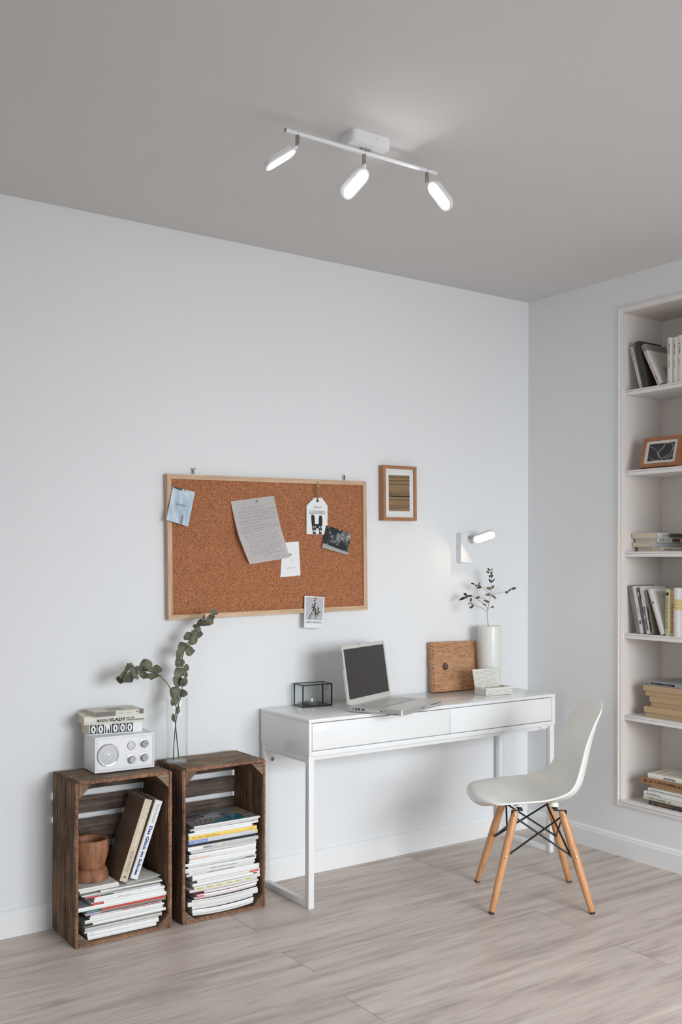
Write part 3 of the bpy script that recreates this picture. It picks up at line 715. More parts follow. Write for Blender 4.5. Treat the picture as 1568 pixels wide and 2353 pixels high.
pin(-1.6165, 1.607, -0.0285, 'wooden ball pin at the top of the handwritten letter')
# greeting tag
tg = thing('gift_tag', 'white gift tag with a black rabbit face hanging on twine', 'tag', (-1.3135, 0, 1.5535))
TP = [(-1.3681, 1.4743), (-1.2585, 1.4743), (-1.2588, 1.6009), (-1.2887, 1.6342), (-1.3279, 1.6334), (-1.3681, 1.5975)]
TP = [(x+1.3135, z-1.5535) for x, z in TP]
b = MB()
hc_ = (0.0020, 0.0665); hr = 0.0065
hole = [(hc_[0]+hr*math.cos(2*math.pi*i/16), hc_[1]+hr*math.sin(2*math.pi*i/16)) for i in range(16)]
MT = Matrix(((1, 0, 0, 0), (0, 0, 1, 0), (0, 1, 0, 0), (0, 0, 0, 1)))   # (x, y, z) -> (x, z, y)
b.prism(TP, -0.0275, -0.0262, MT); b.build('card', PAPER, tg, smooth=0)
b = MB(); b.prism(hole, -0.0278, -0.0274, MT); b.build('punched_hole', INK, tg, smooth=0)
TW = plain('jute_twine', (0.30, 0.20, 0.10), 0.9, var=0.2, scale=300)
b = MB()
b.tube(catmull([(0.0025, -0.029, 0.066), (0.003, -0.030, 0.082), (-0.001, -0.029, 0.10), (-0.0005, -0.028, 0.130)], 4), 0.0015, 6)
b.tube(catmull([(0.001, -0.029, 0.067), (-0.004, -0.030, 0.090), (-0.016, -0.029, 0.110), (-0.018, -0.028, 0.125), (-0.008, -0.030, 0.136), (-0.003, -0.029, 0.128), (-0.011, -0.028, 0.112), (-0.003, -0.029, 0.094)], 4), 0.0014, 6)
b.tube(catmull([(-0.010, -0.030, 0.134), (-0.004, -0.032, 0.139), (-0.002, -0.036, 0.147)], 4), 0.0014, 6)
b.build('twine_loop', TW, tg)
text('lettering', 'HERZLICHEN', (-0.018, -0.0276, 0.034), (1, 0, 0), (0, 0, 1), 0.040, 0.0085, INKG, tg)
text('lettering', 'GLÜCKWUNSCH', (-0.041, -0.0276, 0.008), (1, 0, 0), (0, 0, 1), 0.083, 0.0195, INK, tg)
ears = [(-0.031, 0.0), (-0.0300, -0.020), (-0.0265, -0.050), (-0.0205, -0.0785), (0.0230, -0.0785), (0.0255, -0.052), (0.0275, -0.030), (0.0275, -0.008), (0.0250, 0.0005), (0.020, 0.0035), (0.0135, 0.0030), (0.0095, -0.003), (0.0085, -0.012), (0.0080, -0.034), (-0.0120, -0.034), (-0.0120, -0.012), (-0.0135, -0.001), (-0.0180, 0.0045), (-0.0245, 0.0055), (-0.0290, 0.0040)]
b = MB(); b.prism(ears, -0.0278, -0.0274, MT); b.build('printed_rabbit', INK, tg, smooth=0)
def ell(cx, cz, rx, rz, n=20): return [(cx+rx*math.cos(2*math.pi*i/n), cz+rz*math.sin(2*math.pi*i/n)) for i in range(n)]
b = MB()
b.prism(ell(0.001, -0.0660, 0.0100, 0.0135), -0.0281, -0.0277, MT)
for sx in (-1, 1):
    ex = 0.001+sx*0.0160
    b.prism([(ex-0.0085, -0.0475), (ex-0.004, -0.0430), (ex+0.002, -0.0415), (ex+0.006, -0.0435), (ex+0.0085, -0.0475), (ex+0.004, -0.0520), (ex-0.003, -0.0525)], -0.0281, -0.0277, MT)
    b.prism(ell(0.001+sx*0.0172, -0.0650, 0.0038, 0.0048), -0.0281, -0.0277, MT)
fc = b.build('printed_face', PAPER, tg, smooth=0)
b = MB(); b.prism(ell(-0.015, -0.0470, 0.0042, 0.0048), -0.0284, -0.0280, MT); b.prism(ell(0.017, -0.0470, 0.0042, 0.0048), -0.0284, -0.0280, MT); b.prism([(-0.0022, -0.0572), (0.0042, -0.0572), (0.001, -0.0615)], -0.0284, -0.0280, MT)
b.build('printed_eyes_and_nose', INK, tg, smooth=0)
pin(-1.3148, 1.6855, -0.0265, 'wooden ball pin holding the twine of the rabbit tag')
# black and white photo
def bw_photo():
    m, nt, b_ = _nodes('monochrome_photo'); L = nt.links.new
    tc = N(nt, 'ShaderNodeTexCoord'); sp = N(nt, 'ShaderNodeSeparateXYZ'); L(tc.outputs['Object'], sp.inputs[0])
    nz = N(nt, 'ShaderNodeTexNoise'); nz.inputs['Scale'].default_value = 110; nz.inputs['Detail'].default_value = 6; nz.inputs['Roughness'].default_value = 0.75; L(tc.outputs['Object'], nz.inputs[0])
    n2 = N(nt, 'ShaderNodeTexNoise'); n2.inputs['Scale'].default_value = 22; L(tc.outputs['Object'], n2.inputs[0])
    mu = N(nt, 'ShaderNodeMath', operation='MULTIPLY'); L(nz.outputs['Fac'], mu.inputs[0]); L(n2.outputs['Fac'], mu.inputs[1])
    cr = N(nt, 'ShaderNodeValToRGB'); cr.color_ramp.elements[0].position = 0.24; cr.color_ramp.elements[0].color = (0.012, 0.013, 0.015, 1); cr.color_ramp.elements[1].position = 0.40; cr.color_ramp.elements[1].color = (0.45, 0.44, 0.45, 1)
    L(mu.outputs[0], cr.inputs[0])
    # pale ground at the lower left of the print
    gx_ = N(nt, 'ShaderNodeMath', operation='MULTIPLY_ADD'); gx_.inputs[1].default_value = -0.30; gx_.inputs[2].default_value = -0.036; L(sp.outputs['X'], gx_.inputs[0])
    lt = N(nt, 'ShaderNodeMath', operation='LESS_THAN'); L(sp.outputs['Z'], lt.inputs[0]); L(gx_.outputs[0], lt.inputs[1])
    mx = N(nt, 'ShaderNodeMix', data_type='RGBA'); mx.inputs[7].default_value = (0.38, 0.37, 0.36, 1); L(lt.outputs[0], mx.inputs[0]); L(cr.outputs[0], mx.inputs[6])
    L(mx.outputs[2], b_.inputs['Base Color']); b_.inputs['Roughness'].default_value = 0.3; return m
o, P = card('photograph', 'tilted black and white photograph of foliage beside the rabbit tag', 'photo', (-1.2668, 1.5148), (-1.1321, 1.4824), (-1.1543, 1.3855), (-1.2912, 1.4169), -0.0290, bw_photo(), 0.0004, -0.033)
pin(-1.2012, 1.4968, -0.0295, 'wooden ball pin holding the black and white photograph')
# small white card behind the letter
o, P = card('small_card', 'small plain white card partly behind the handwritten letter', 'card', (-1.4881, 1.4364), (-1.4061, 1.4427), (-1.3964, 1.297), (-1.4983, 1.2894), -0.0245, PAPER, 0.0006)
text('small_print', '~11', cpt(P, 0.26, 0.77), P[1]-P[0], P[0]-P[3], 0.050, 0.0045, plain('pale_ink', (0.55, 0.56, 0.57), 0.8), o)
b = MB(); q0, q1 = cpt(P, 0.55, 0.47), cpt(P, 0.55, 0.585); b.tube([q0, q1], 0.0004, 4); b.tube([q1-Vector((0.004, 0, 0)), q1+Vector((0.004, 0, 0))], 0.0004, 4)
b.build('printed_drawing', INKG, o)
pin(-1.4497, 1.3862, -0.0250, 'wooden ball pin in the small plain white card')
# instant-photo style card
o, P = card('photo_card', 'white photo card of a striped toy overlapping the pinboard lower edge', 'card', (-1.381, 1.2092), (-1.2765, 1.2010), (-1.2900, 1.0662), (-1.3872, 1.0725), -0.0325, PAPER, 0.0006, -0.040)
b = MB(); q = [cpt(P, u, v, 0.0002) for u, v in ((0.08, 0.03), (0.945, 0.03), (0.94, 0.745), (0.075, 0.745))]; b.bm.faces.new([b.bm.verts.new(p) for p in q]); b.build('printed_picture', plain('print_grey', (0.46, 0.46, 0.49), 0.5, var=0.06, scale=10), o, smooth=0)
def stripes(P, path, wd, n, mats, lift):
    pts = catmull([(u, v, 0) for u, v in path], 8)
    for j, m_ in enumerate(mats):
        b = MB()
        for i in range(n):
            if i % 2 != j: continue
            a = i/n; c = (i+1)/n
            ia, ic = int(a*(len(pts)-1)), max(int(c*(len(pts)-1)), int(a*(len(pts)-1))+1)
            p, q = pts[ia], pts[min(ic, len(pts)-1)]; d = (q-p); nn = Vector((-d.y*0.75, d.x*1.3, 0)).normalized()*wd
            b.bm.faces.new([b.bm.verts.new(cpt(P, *(v_.xy), lift)) for v_ in (p+nn, p-nn, q-nn, q+nn)])
        b.build('printed_toy_%s' % ('dark_stripes' if j == 0 else 'pale_stripes'), m_, o, smooth=0)
PBLK = plain('print_black', (0.02, 0.017, 0.013), 0.5); PCRM = plain('print_cream', (0.62, 0.58, 0.50), 0.5)
stripes(P, [(0.52, 0.055), (0.51, 0.14), (0.53, 0.23)], 0.042, 5, (PBLK, PCRM), 0.0006)
stripes(P, [(0.56, 0.24), (0.43, 0.25), (0.44, 0.33), (0.60, 0.33), (0.68, 0.40), (0.55, 0.44), (0.42, 0.40), (0.40, 0.33)], 0.045, 13, (PBLK, PCRM), 0.0006)
stripes(P, [(0.52, 0.42), (0.66, 0.38), (0.76, 0.45), (0.74, 0.54), (0.62, 0.53), (0.52, 0.50), (0.60, 0.56)], 0.05, 11, (PBLK, PCRM), 0.0008)
stripes(P, [(0.44, 0.46), (0.38, 0.55), (0.31, 0.62), (0.27, 0.70)], 0.05, 7, (PBLK, PCRM), 0.0008)
stripes(P, [(0.58, 0.52), (0.60, 0.60), (0.58, 0.66), (0.58, 0.71)], 0.05, 6, (PBLK, PCRM), 0.0008)
text('lettering', 'I LIKE IT. WHAT IS IT?', cpt(P, 0.08, 0.845), P[1]-P[0], P[0]-P[3], 0.084, 0.0085, INK, o, bold=0.3)
text('small_print', '~14', cpt(P, 0.66, 0.965), P[1]-P[0], P[0]-P[3], 0.026, 0.0022, INKG, o)
pin(-1.3235, 1.1962, -0.0330, 'wooden ball pin at the top of the striped toy card')

# ================================================================== FRAMED PICTURE ON THE WALL
CHERRY_H = wood('cherry_frame_level', (0.34, 0.15, 0.065), (0.47, 0.225, 0.10), (1.5, 12, 12), rough=0.5, bump=0.05, scale=5)
CHERRY_V = wood('cherry_frame_upright', (0.34, 0.15, 0.065), (0.47, 0.225, 0.10), (12, 12, 1.5), rough=0.5, bump=0.05, scale=5)
fp = thing('picture_frame', 'small cherrywood frame with striped brown print on the wall', 'picture', (-0.8608, 0, 1.6701), (0, R(-0.6), 0))
mitre(fp, 0.1950, 0.2510, 0.0145, -0.037, -0.001, CHERRY_H, CHERRY_V)
MB().box((-0.085, -0.029, -0.114), (0.085, -0.027, 0.114)).build('mount', plain('mount_board', (0.74, 0.75, 0.73), 0.8), fp)
MB().box((-0.061, -0.0298, -0.082), (0.0605, -0.029, 0.0825)).build('print', plain('kraft_brown', (0.27, 0.165, 0.085), 0.8, var=0.06, scale=25), fp)
rs = random.Random(3); b = MB()
for (za, zb), wd in zip([(1.7436, 1.7459), (1.7267, 1.7305), (1.7107, 1.7133), (1.6753, 1.6818), (1.667, 1.6697), (1.6569, 1.6577), (1.640, 1.641), (1.6127, 1.6154), (1.6025, 1.6069)], (.0024, .0024, .0022, .0012, .0030, .0065, .0022, .0020, .0022)):
    za -= 1.6701; zb -= 1.6701; top = []; bot = []
    for i in range(13):
        x = -0.061+0.1215*i/12; z = za+(zb-za)*i/12 + rs.uniform(-0.0009, 0.0009) - 0.0014*math.sin(math.pi*i/12)
        h_ = wd*rs.uniform(0.8, 1.15); top.append((x, -0.0303, z+h_/2)); bot.append((x, -0.0303, z-h_/2))
    T_ = [b.bm.verts.new(p) for p in top]; B_ = [b.bm.verts.new(p) for p in bot]
    for i in range(12): b.bm.faces.new((T_[i], B_[i], B_[i+1], T_[i+1]))
b.build('printed_stripes', INK, fp, smooth=0)

# ================================================================== BOOK AND MAGAZINE BUILDERS
_cm = {}
def colm(rgb, rough=0.5, sp=0.4):
    k = tuple(rgb)+(rough,)
    if k not in _cm: _cm[k] = plain('cover_%d_%d_%d_%d' % (*rgb, int(rough*100)), s2l(*rgb), rough, var=0.02, scale=20, spec=sp)
    return _cm[k]
def book(label, M, H, D, T, cover, pages=None, group=None, hard=True, name='book', rnd=True, cat='book', board=0.0022, spine_mat=None):
    """local frame: x along the spine (H), y from the spine into the book (D), z through the thickness (T). origin = spine corner"""
    o = thing(name, label, cat, group=group, mat=M)
    b = MB(); nb = 5 if rnd else 1
    ov = 0.003 if hard else 0.0
    # C-shaped cover: outer outline then inner outline in (y, z)
    bulge = min(0.18*T, 0.006) if rnd else 0.0
    outer = [(D, 0.0), (0.004, 0.0)] + [(-bulge*math.sin(math.pi*i/nb), T*i/nb) for i in range(nb+1)][0:] + [(0.004, T), (D, T)]
    inner = [(D, T-board), (0.006, T-board)] + [(0.0025-bulge*math.sin(math.pi*(nb-i)/nb)*0.9, board+(T-2*board)*(nb-i)/nb) for i in range(nb+1)] + [(0.006, board), (D, board)]
    P = outer+inner
    A = [b.bm.verts.new((0, y, z)) for y, z in P]; B = [b.bm.verts.new((H, y, z)) for y, z in P]
    n = len(P)
    for i in range(n): b.bm.faces.new((A[i], A[(i+1) % n], B[(i+1) % n], B[i]))
    k = len(outer)
    for i in range(k-1):
        j = n-1-i
        b.bm.faces.new((A[i], A[j], A[j-1], A[i+1])); b.bm.faces.new((B[i], B[i+1], B[j-1], B[j]))
    b.build('cover', cover, o, smooth=50)
    MB().box((ov, 0.0035, board), (H-ov, D-ov, T-board)).build('page_block', pages or PAGESW, o, smooth=0)
    return o
def spine_text(o, body, H, T, a, c, mat, down=False, flip=False, hfrac=0.45, zc=0.5, bold=0, bulge=0.0062, name='spine_lettering'):
    """lettering on the spine between fractions a..c of its length; flip = reads from the far end, upside down"""
    h = T*hfrac
    if not (down or flip): return text(name, body, (H*a, -bulge, T*zc-h/2), (1, 0, 0), (0, 0, 1), H*(c-a), h, mat, o, bold)
    return text(name, body, (H*c, -bulge, T*zc+h/2), (-1, 0, 0), (0, 0, -1), H*(c-a), h, mat, o, bold)
def spine_band(o, x0, x1, z0, z1, mat, y=-0.0004, name='spine_band'):
    b = MB(); b.box((x0, y-0.0005, z0), (x1, y+0.0015, z1)); return b.build(name, mat, o, smooth=0)

def spine_wrap(o, x0, x1, D, T, mat, name='spine_band', rnd=True, lift=0.0004):
    """printed band wrapping the whole spine and both boards of a book up to depth D"""
    bulge = min(0.18*T, 0.006) if rnd else 0.0
    P = [(D, -lift), (0.004, -lift)] + [(-lift-bulge*math.sin(math.pi*i/6), T*i/6+(-lift if i == 0 else lift if i == 6 else 0)) for i in range(7)] + [(0.004, T+lift), (D, T+lift)]
    b = MB(); A = [b.bm.verts.new((x0, y, z)) for y, z in P]; B = [b.bm.verts.new((x1, y, z)) for y, z in P]
    for i in range(len(P)-1): b.bm.faces.new((A[i], B[i], B[i+1], A[i+1]))
    return b.build(name, mat, o, smooth=50)
def lie(x, y, z, yaw):                     # spine along +x facing -y, lying flat
    return Matrix.Translation((x, y, z)) @ Matrix.Rotation(R(yaw), 4, 'Z')
BASE_UP = Matrix(((0, 1, 0, 0), (0, 0, 1, 0), (1, 0, 0, 0), (0, 0, 0, 1)))    # x->z (height), y->x (depth), z->y (thickness)
def stand(x, y, z, lean, yaw=0):           # on the niche shelf, spine facing -x; lean > 0 tips the top towards +y
    return Matrix.Translation((x, y, z)) @ Matrix.Rotation(R(yaw), 4, 'Z') @ Matrix.Rotation(R(-lean), 4, 'X') @ BASE_UP
def lie_niche(x, y, z, yaw=0):             # flat on the niche shelf, spine facing -x, running towards -y
    return Matrix.Translation((x, y, z)) @ Matrix.Rotation(R(-90+yaw), 4, 'Z')

# ------------------------------------------------------------------ the three books on the radio and the radio
WHT = (232, 231, 226)
RZ = 0.5855
rad = thing('radio', 'white retro table radio with round speaker and three silver knobs', 'radio', (-2.262, -0.125, RZ), (0, 0, R(-2)))
rw, rd, rh = 0.229, 0.118, 0.1295
b = MB(); b.rbox((-rw/2, -rd/2+0.004, 0.004), (rw/2, rd/2, 0.004+rh), 0.0015, 2)
b.rbox((-rw/2, -rd/2, 0.004), (-rw/2+0.0075, -rd/2+0.0045, 0.004+rh), 0.001, 1); b.rbox((rw/2-0.0055, -rd/2, 0.004), (rw/2, -rd/2+0.0045, 0.004+rh), 0.001, 1)
b.rbox((-rw/2+0.0065, -rd/2, 0.004), (rw/2-0.005, -rd/2+0.0045, 0.0115), 0.001, 1); b.rbox((-rw/2+0.0065, -rd/2, rh-0.0035), (rw/2-0.005, -rd/2+0.0045, 0.004+rh), 0.001, 1)
b.build('cabinet', plain('radio_white', (0.78, 0.78, 0.79), 0.35, var=0.01), rad)
MB().rbox((-rw/2+0.0085, -rd/2+0.0012, 0.0128), (rw/2-0.0065, -rd/2+0.006, rh-0.0050), 0.001, 1).build('front_panel', plain('radio_panel', (0.80, 0.80, 0.80), 0.3, var=0.01), rad)
fy = -rd/2+0.0012
sc_ = (-0.0655, fy, 0.0665)
b = MB(); b.lathe([(0.0405, 0), (0.0415, 0.003), (0.0395, 0.0052), (0.0365, 0.0045), (0.0355, 0.0005)], sc_, (0, -1, 0), 48); sp = b.build('speaker_ring', CHROME, rad)
def mesh_grille():
    m, nt, b_ = _nodes('speaker_mesh'); L = nt.links.new
    tc = N(nt, 'ShaderNodeTexCoord'); vo = N(nt, 'ShaderNodeTexVoronoi'); vo.inputs['Scale'].default_value = 620; vo.inputs['Randomness'].default_value = 0.0; L(tc.outputs['Object'], vo.inputs[0])
    cr = N(nt, 'ShaderNodeValToRGB'); cr.color_ramp.elements[0].position = 0.30; cr.color_ramp.elements[0].color = (0.40, 0.41, 0.42, 1); cr.color_ramp.elements[1].position = 0.42; cr.color_ramp.elements[1].color = (0.62, 0.63, 0.64, 1)
    L(vo.outputs['Distance'], cr.inputs[0]); L(cr.outputs[0], b_.inputs['Base Color']); b_.inputs['Roughness'].default_value = 0.55; return m
MB().lathe([(0.0362, 0.0006), (0.030, 0.0022), (0.020, 0.0038), (0.010, 0.0046), (0.0, 0.005)], sc_, (0, -1, 0), 40, cap0=False, cap1=False).build('speaker_mesh', mesh_grille(), sp)
MB().lathe([(0.006, 0.0045), (0.0045, 0.0068), (0.0, 0.0076)], sc_, (0, -1, 0), 16, cap1=False).build('speaker_dome', CHROME, sp)
def knob(x, z, dial=False):
    if dial:
        b = MB().lathe([(0.0152, 0), (0.0155, 0.0022), (0.0140, 0.003), (0.0132, 0.0012)], (x, fy, z), (0, -1, 0), 28)
        k = b.build('dial', CHROME, rad)
        MB().lathe([(0.0132, 0.0010), (0.0131, 0.0014)], (x, fy, z), (0, -1, 0), 24).build('dial_face', plain('dial_face', (0.60, 0.60, 0.62), 0.4, var=0.15, scale=300), k)
        MB().lathe([(0.0040, 0.0012), (0.0038, 0.0035), (0.0030, 0.0040)], (x, fy, z), (0, -1, 0), 14).build('dial_hub', CHROME, k)
    else:
        b = MB().lathe([(0.0160, 0), (0.0160, 0.0015), (0.0130, 0.0020), (0.0128, 0.0125), (0.0120, 0.0135)], (x, fy, z), (0, -1, 0), 28)
        b.build('knob', plain('knob_silver', (0.33, 0.33, 0.34), 0.24, metal=1.0, var=0.25, scale=90), rad)
knob(0.0235, 0.0930, True); knob(0.0745, 0.0955); knob(0.0240, 0.0420); knob(0.0735, 0.0445)
for x, z in ((0.0745, 0.1165), (0.0735, 0.0655), (0.024, 0.0635), (0.0085, 0.0615), (0.0395, 0.0625)):
    MB().box((x-0.004, fy-0.0002, z), (x+0.004, fy, z+0.0009)).build('marking', plain('faint_grey_print', (0.5, 0.5, 0.52), 0.7), rad, smooth=0)
for sx in (-1, 1):
    for sy in (-1, 1): MB().cyl((sx*0.095, sy*0.045, 0), (sx*0.095, sy*0.045, 0.0045), 0.006, n=12).build('rubber_foot', RUBBER, rad)

GR = 'books stacked on the radio'
z0 = RZ+0.004+rh+0.0005
h1, d1, t1 = 0.205, 0.108, 0.0395
o = book('white book patterned with black figure tiles, lowest of the stack on the radio', lie(-2.384, -0.118, z0, -9), h1, d1, t1, PAPER, PAGES, GR, hard=False, rnd=False)
x = -0.0165
for i, ch_ in enumerate('000100 0'.replace(' ', '')):
    tw = 0.0235; xa, xb = max(x, 0.0003), x+tw
    if ch_ == '1':
        for xx, yy in ((((x+0.001, 0.004), (x+0.0055, 0.0045), (x+0.004, 0.024), (x+0.0015, 0.034)), 0), (((x+0.009, 0.004), (x+0.0165, 0.004), (x+0.0125, 0.024)), 0), (((x+0.0185, 0.004), (x+0.0235, 0.004), (x+0.0235, 0.034), (x+0.020, 0.034)), 0)):
            b = MB(); b.bm.faces.new([b.bm.verts.new((px, -0.0006, pz)) for px, pz in xx]); b.build('printed_tile', INK, o, smooth=0)
    else:
        MB().box((xa, -0.0006, 0.0035), (xb, 0.0008, 0.0360)).build('printed_tile', INK, o, smooth=0)
        if i: text('lettering', '0', (x+0.003, -0.0008, 0.0052), (1, 0, 0), (0, 0, 1), tw-0.006, 0.029, PAPER, o, bold=2.2)
        else: text('lettering', '0', (0.0004, -0.0008, 0.0052), (1, 0, 0), (0, 0, 1), 0.0045, 0.029, PAPER, o, bold=0)
    x += tw+0.0035
z1 = z0+t1+0.0003; h2, d2, t2 = 0.225, 0.118, 0.0300
o = book('cream book with a black title on its spine, middle of the stack on the radio', lie(-2.400, -0.128, z1, -9), h2, d2, t2, colm((222, 220, 208)), PAGES, GR, board=0.0025)
text('spine_lettering', 'MARINA', (0.047, -0.0058, 0.0085), (1, 0, 0), (0, 0, 1), 0.041, 0.0115, INK, o, bold=0.4)
text('spine_lettering', 'VLADY', (0.0895, -0.0058, 0.0085), (1, 0, 0), (0, 0, 1), 0.063, 0.0125, INK, o, bold=2.0)
text('spine_lettering', 'EINE LIEBE', (0.1545, -0.0058, 0.0157), (1, 0, 0), (0, 0, 1), 0.030, 0.0048, INK, o, bold=1)
text('spine_lettering', 'ZWISCHEN ZWEI WELTEN', (0.1545, -0.0058, 0.0085), (1, 0, 0), (0, 0, 1), 0.066, 0.0048, INK, o, bold=1)
z2 = z1+t2+0.0003; h3, d3, t3 = 0.185, 0.115, 0.0165
o = book('thin cream book with grey ends, topmost of the stack on the radio', lie(-2.366, -0.157, z2, -1), h3, d3, t3, colm((214, 210, 196)), PAGES, GR, rnd=False, board=0.002)
GRB = colm((118, 110, 106))
spine_band(o, 0.0, 0.075, 0.0, t3, GRB); spine_band(o, h3-0.018, h3, 0.0, t3, GRB)
text('spine_lettering', '~8', (0.082, -0.0012, 0.0060), (1, 0, 0), (0, 0, 1), 0.020, 0.0045, INKG, o)
text('spine_lettering', '~10', (0.112, -0.0012, 0.0060), (1, 0, 0), (0, 0, 1), 0.026, 0.0038, plain('pale_ink', (0.55, 0.56, 0.57), 0.8), o)
text('spine_lettering', '@', (0.1555, -0.0012, 0.0060), (1, 0, 0), (0, 0, 1), 0.0065, 0.0065, INK, o)
MB().box((0.06, 0.03, t3), (0.12, 0.075, t3+0.0003)).build('cover_print', colm((150, 146, 142)), o, smooth=0)

# ------------------------------------------------------------------ the two books leaning in the left crate
def lean_book(label, x, y, z, ang, yaw, H, D, T, cov, pg):
    # spine facing -y, height up, thickness towards +x; ang leans the top to the right
    Bm = Matrix(((0, 0, 1, 0), (0, 1, 0, 0), (-1, 0, 0, 0), (0, 0, 0, 1)))   # x->-z, y->y, z->x
    M = Matrix.Translation((x, y, z)) @ Matrix.Rotation(R(yaw), 4, 'Z') @ Matrix.Rotation(R(ang), 4, 'Y') @ Matrix.Translation((0, 0, H)) @ Bm
    return book(label, M, H, D, T, cov, pg, 'books leaning in the left crate', rnd=False, board=0.0028)
MZ = 0.1897    # top of the paper under the books
MZL = 0.2068   # top of the thick folded newspaper at the left
H1, T1 = 0.302, 0.0290
o = lean_book('wide brown book with a pale spine leaning in the left crate', -2.3010, -0.221, MZ+0.0100, 18.8, -3, H1, 0.160, T1, colm((128, 104, 84)), PAGES)
spine_band(o, 0.0, H1, 0.0, T1, colm((206, 190, 168)))
text('spine_lettering', 'Christa Wolf', (H1*0.885, -0.0012, T1*0.72), (-1, 0, 0), (0, 0, -1), H1*0.25, T1*0.44, INKG, o)
text('spine_lettering', '~19', (H1*0.58, -0.0012, T1*0.72), (-1, 0, 0), (0, 0, -1), H1*0.50, T1*0.42, colm((236, 228, 214)), o)
spine_band(o, H1*0.935, H1*0.955, T1*0.36, T1*0.68, colm((30, 110, 80)), y=-0.0008, name='green_emblem')
for i in range(7): MB().box((0.075+i*0.0105, 0.045, -0.0004), (0.0775+i*0.0105, 0.100-0.006*(i % 3), 0.0006)).build('cover_lettering', INKG, o, smooth=0)
H2, T2 = 0.292, 0.0300
o = lean_book('white book with blue title on its spine leaning in the left crate', -2.2580, -0.215, MZ+0.0107, 19.6, -3, H2, 0.150, T2, colm((206, 198, 184)), PAGES)
spine_band(o, 0.0, H2, 0.0035, T2, colm((232, 232, 230)))
text('spine_lettering', 'Heinz Polednik', (H2*0.045, -0.0012, T2*0.40), (1, 0, 0), (0, 0, 1), H2*0.245, T2*0.34, INKG, o)
text('spine_lettering', 'Das Glück im Schnee', (H2*0.33, -0.0012, T2*0.36), (1, 0, 0), (0, 0, 1), H2*0.62, T2*0.42, colm((28, 56, 140)), o, bold=2)

# ------------------------------------------------------------------ wooden mortar in the left crate
MORT = wood('carved_wood', (0.10, 0.036, 0.017), (0.48, 0.215, 0.105), (5, 5, 1.1), rough=0.65, bump=0.8, scale=8, lo=0.3, hi=0.72)
mo = thing('wooden_mortar', 'rough carved brown wooden mortar standing on newspapers in the left crate', 'mortar', (-2.3825, -0.146, MZL))
b = MB(); rr = random.Random(2)
pf = [(0.0, 0.0), (0.0595, 0.0), (0.0610, 0.008), (0.0585, 0.022), (0.0540, 0.035), (0.0490, 0.0385), (0.0455, 0.0400), (0.0475, 0.0430), (0.0510, 0.056), (0.0570, 0.078), (0.0605, 0.098), (0.0605, 0.120), (0.0590, 0.139), (0.0570, 0.143), (0.0540, 0.1435), (0.0455, 0.142), (0.0430, 0.139), (0.040, 0.120), (0.036, 0.09), (0.028, 0.07), (0.0, 0.066)]
b.lathe(pf, n=40, cap0=False, cap1=False)
for v in b.bm.verts:
    a = math.atan2(v.co.y, v.co.x); k = 1+0.008*math.sin(3*a+v.co.z*18)+0.006*math.sin(7*a+v.co.z*40)+rr.uniform(-0.005, 0.005)
    v.co.x *= k*1.09; v.co.y *= k*1.09
    if v.co.z > 0.1: v.co.z += 0.0015*math.sin(2*a)
b.build('bowl_and_foot', MORT, mo, smooth=60)

# ------------------------------------------------------------------ magazines
def magazine(label, x, y, z, yaw, Lx, D, T, spine, cover=None, bend=0.0, roll=0.0, group=None, xc=None):
    """soft magazine lying flat, spine along x facing -y; bend lifts both ends of the x axis, roll tips it"""
    M = lie(x, y, z, yaw) @ Matrix.Rotation(R(roll), 4, 'Y')
    o = thing('magazine', label, 'magazine', group=group, mat=M)
    n = 10; th = min(0.0006, T*0.25)
    def zb(t):
        if not bend: return 0.0
        return bend*((x+t*Lx-xc)/0.15)**2 if xc is not None else bend*(2*t-1)**2
    sp = [(D, 0), (0.0012, 0), (0.0, T*0.22), (0.0, T*0.78), (0.0012, T), (D, T)]
    inn_ = [(D, T-th), (0.0018, T-th), (0.0008, T*0.72), (0.0008, T*0.28), (0.0018, th), (D, th)]
    P = sp+inn_; b = MB(); R_ = []
    for i in range(n+1):
        t = i/n; R_.append([b.bm.verts.new((t*Lx, y_, z_+zb(t))) for y_, z_ in P])
    m_ = len(P)
    for i in range(n):
        for k in range(m_):
            f = b.bm.faces.new((R_[i][k], R_[i+1][k], R_[i+1][(k+1) % m_], R_[i][(k+1) % m_]))
            f.material_index = 1 if k in (0, 4) else 0
    for k in range(len(sp)-1):
        j = m_-1-k
        for Q in (R_[0], R_[-1]): b.bm.faces.new((Q[k], Q[k+1], Q[j-1], Q[j]))
    b.build('cover', [spine, cover or spine], o, smooth=40)
    b = MB(); ins = 0.0012; R_ = []
    for i in range(n+1):
        t = i/n; xx = ins+(Lx-2*ins)*t
        R_.append([b.bm.verts.new((xx, y_, z_+zb(xx/Lx))) for y_, z_ in ((0.0014, th), (D-0.002, th), (D-0.002, T-th), (0.0014, T-th))])
    for i in range(n):
        for k in range(4): b.bm.faces.new((R_[i][k], R_[i+1][k], R_[i+1][(k+1) % 4], R_[i][(k+1) % 4]))
    b.bm.faces.new(R_[0]); b.bm.faces.new(R_[-1][::-1])
    b.build('page_block', PAGESW, o, smooth=0)
    return o
def mspine(o, x0, x1, T, mat, z0=0.1, z1=0.9, name='spine_patch'):
    return MB().box((x0, -0.0005, T*z0), (x1, 0.0006, T*z1)).build(name, mat, o, smooth=0)
W0, W1, W2, W3 = colm((236, 236, 234), .35), colm((225, 224, 219), .4), colm((213, 212, 206), .45), colm((196, 196, 194), .4)
DK, DG = colm((38, 38, 42), .35), colm((88, 90, 94), .35)
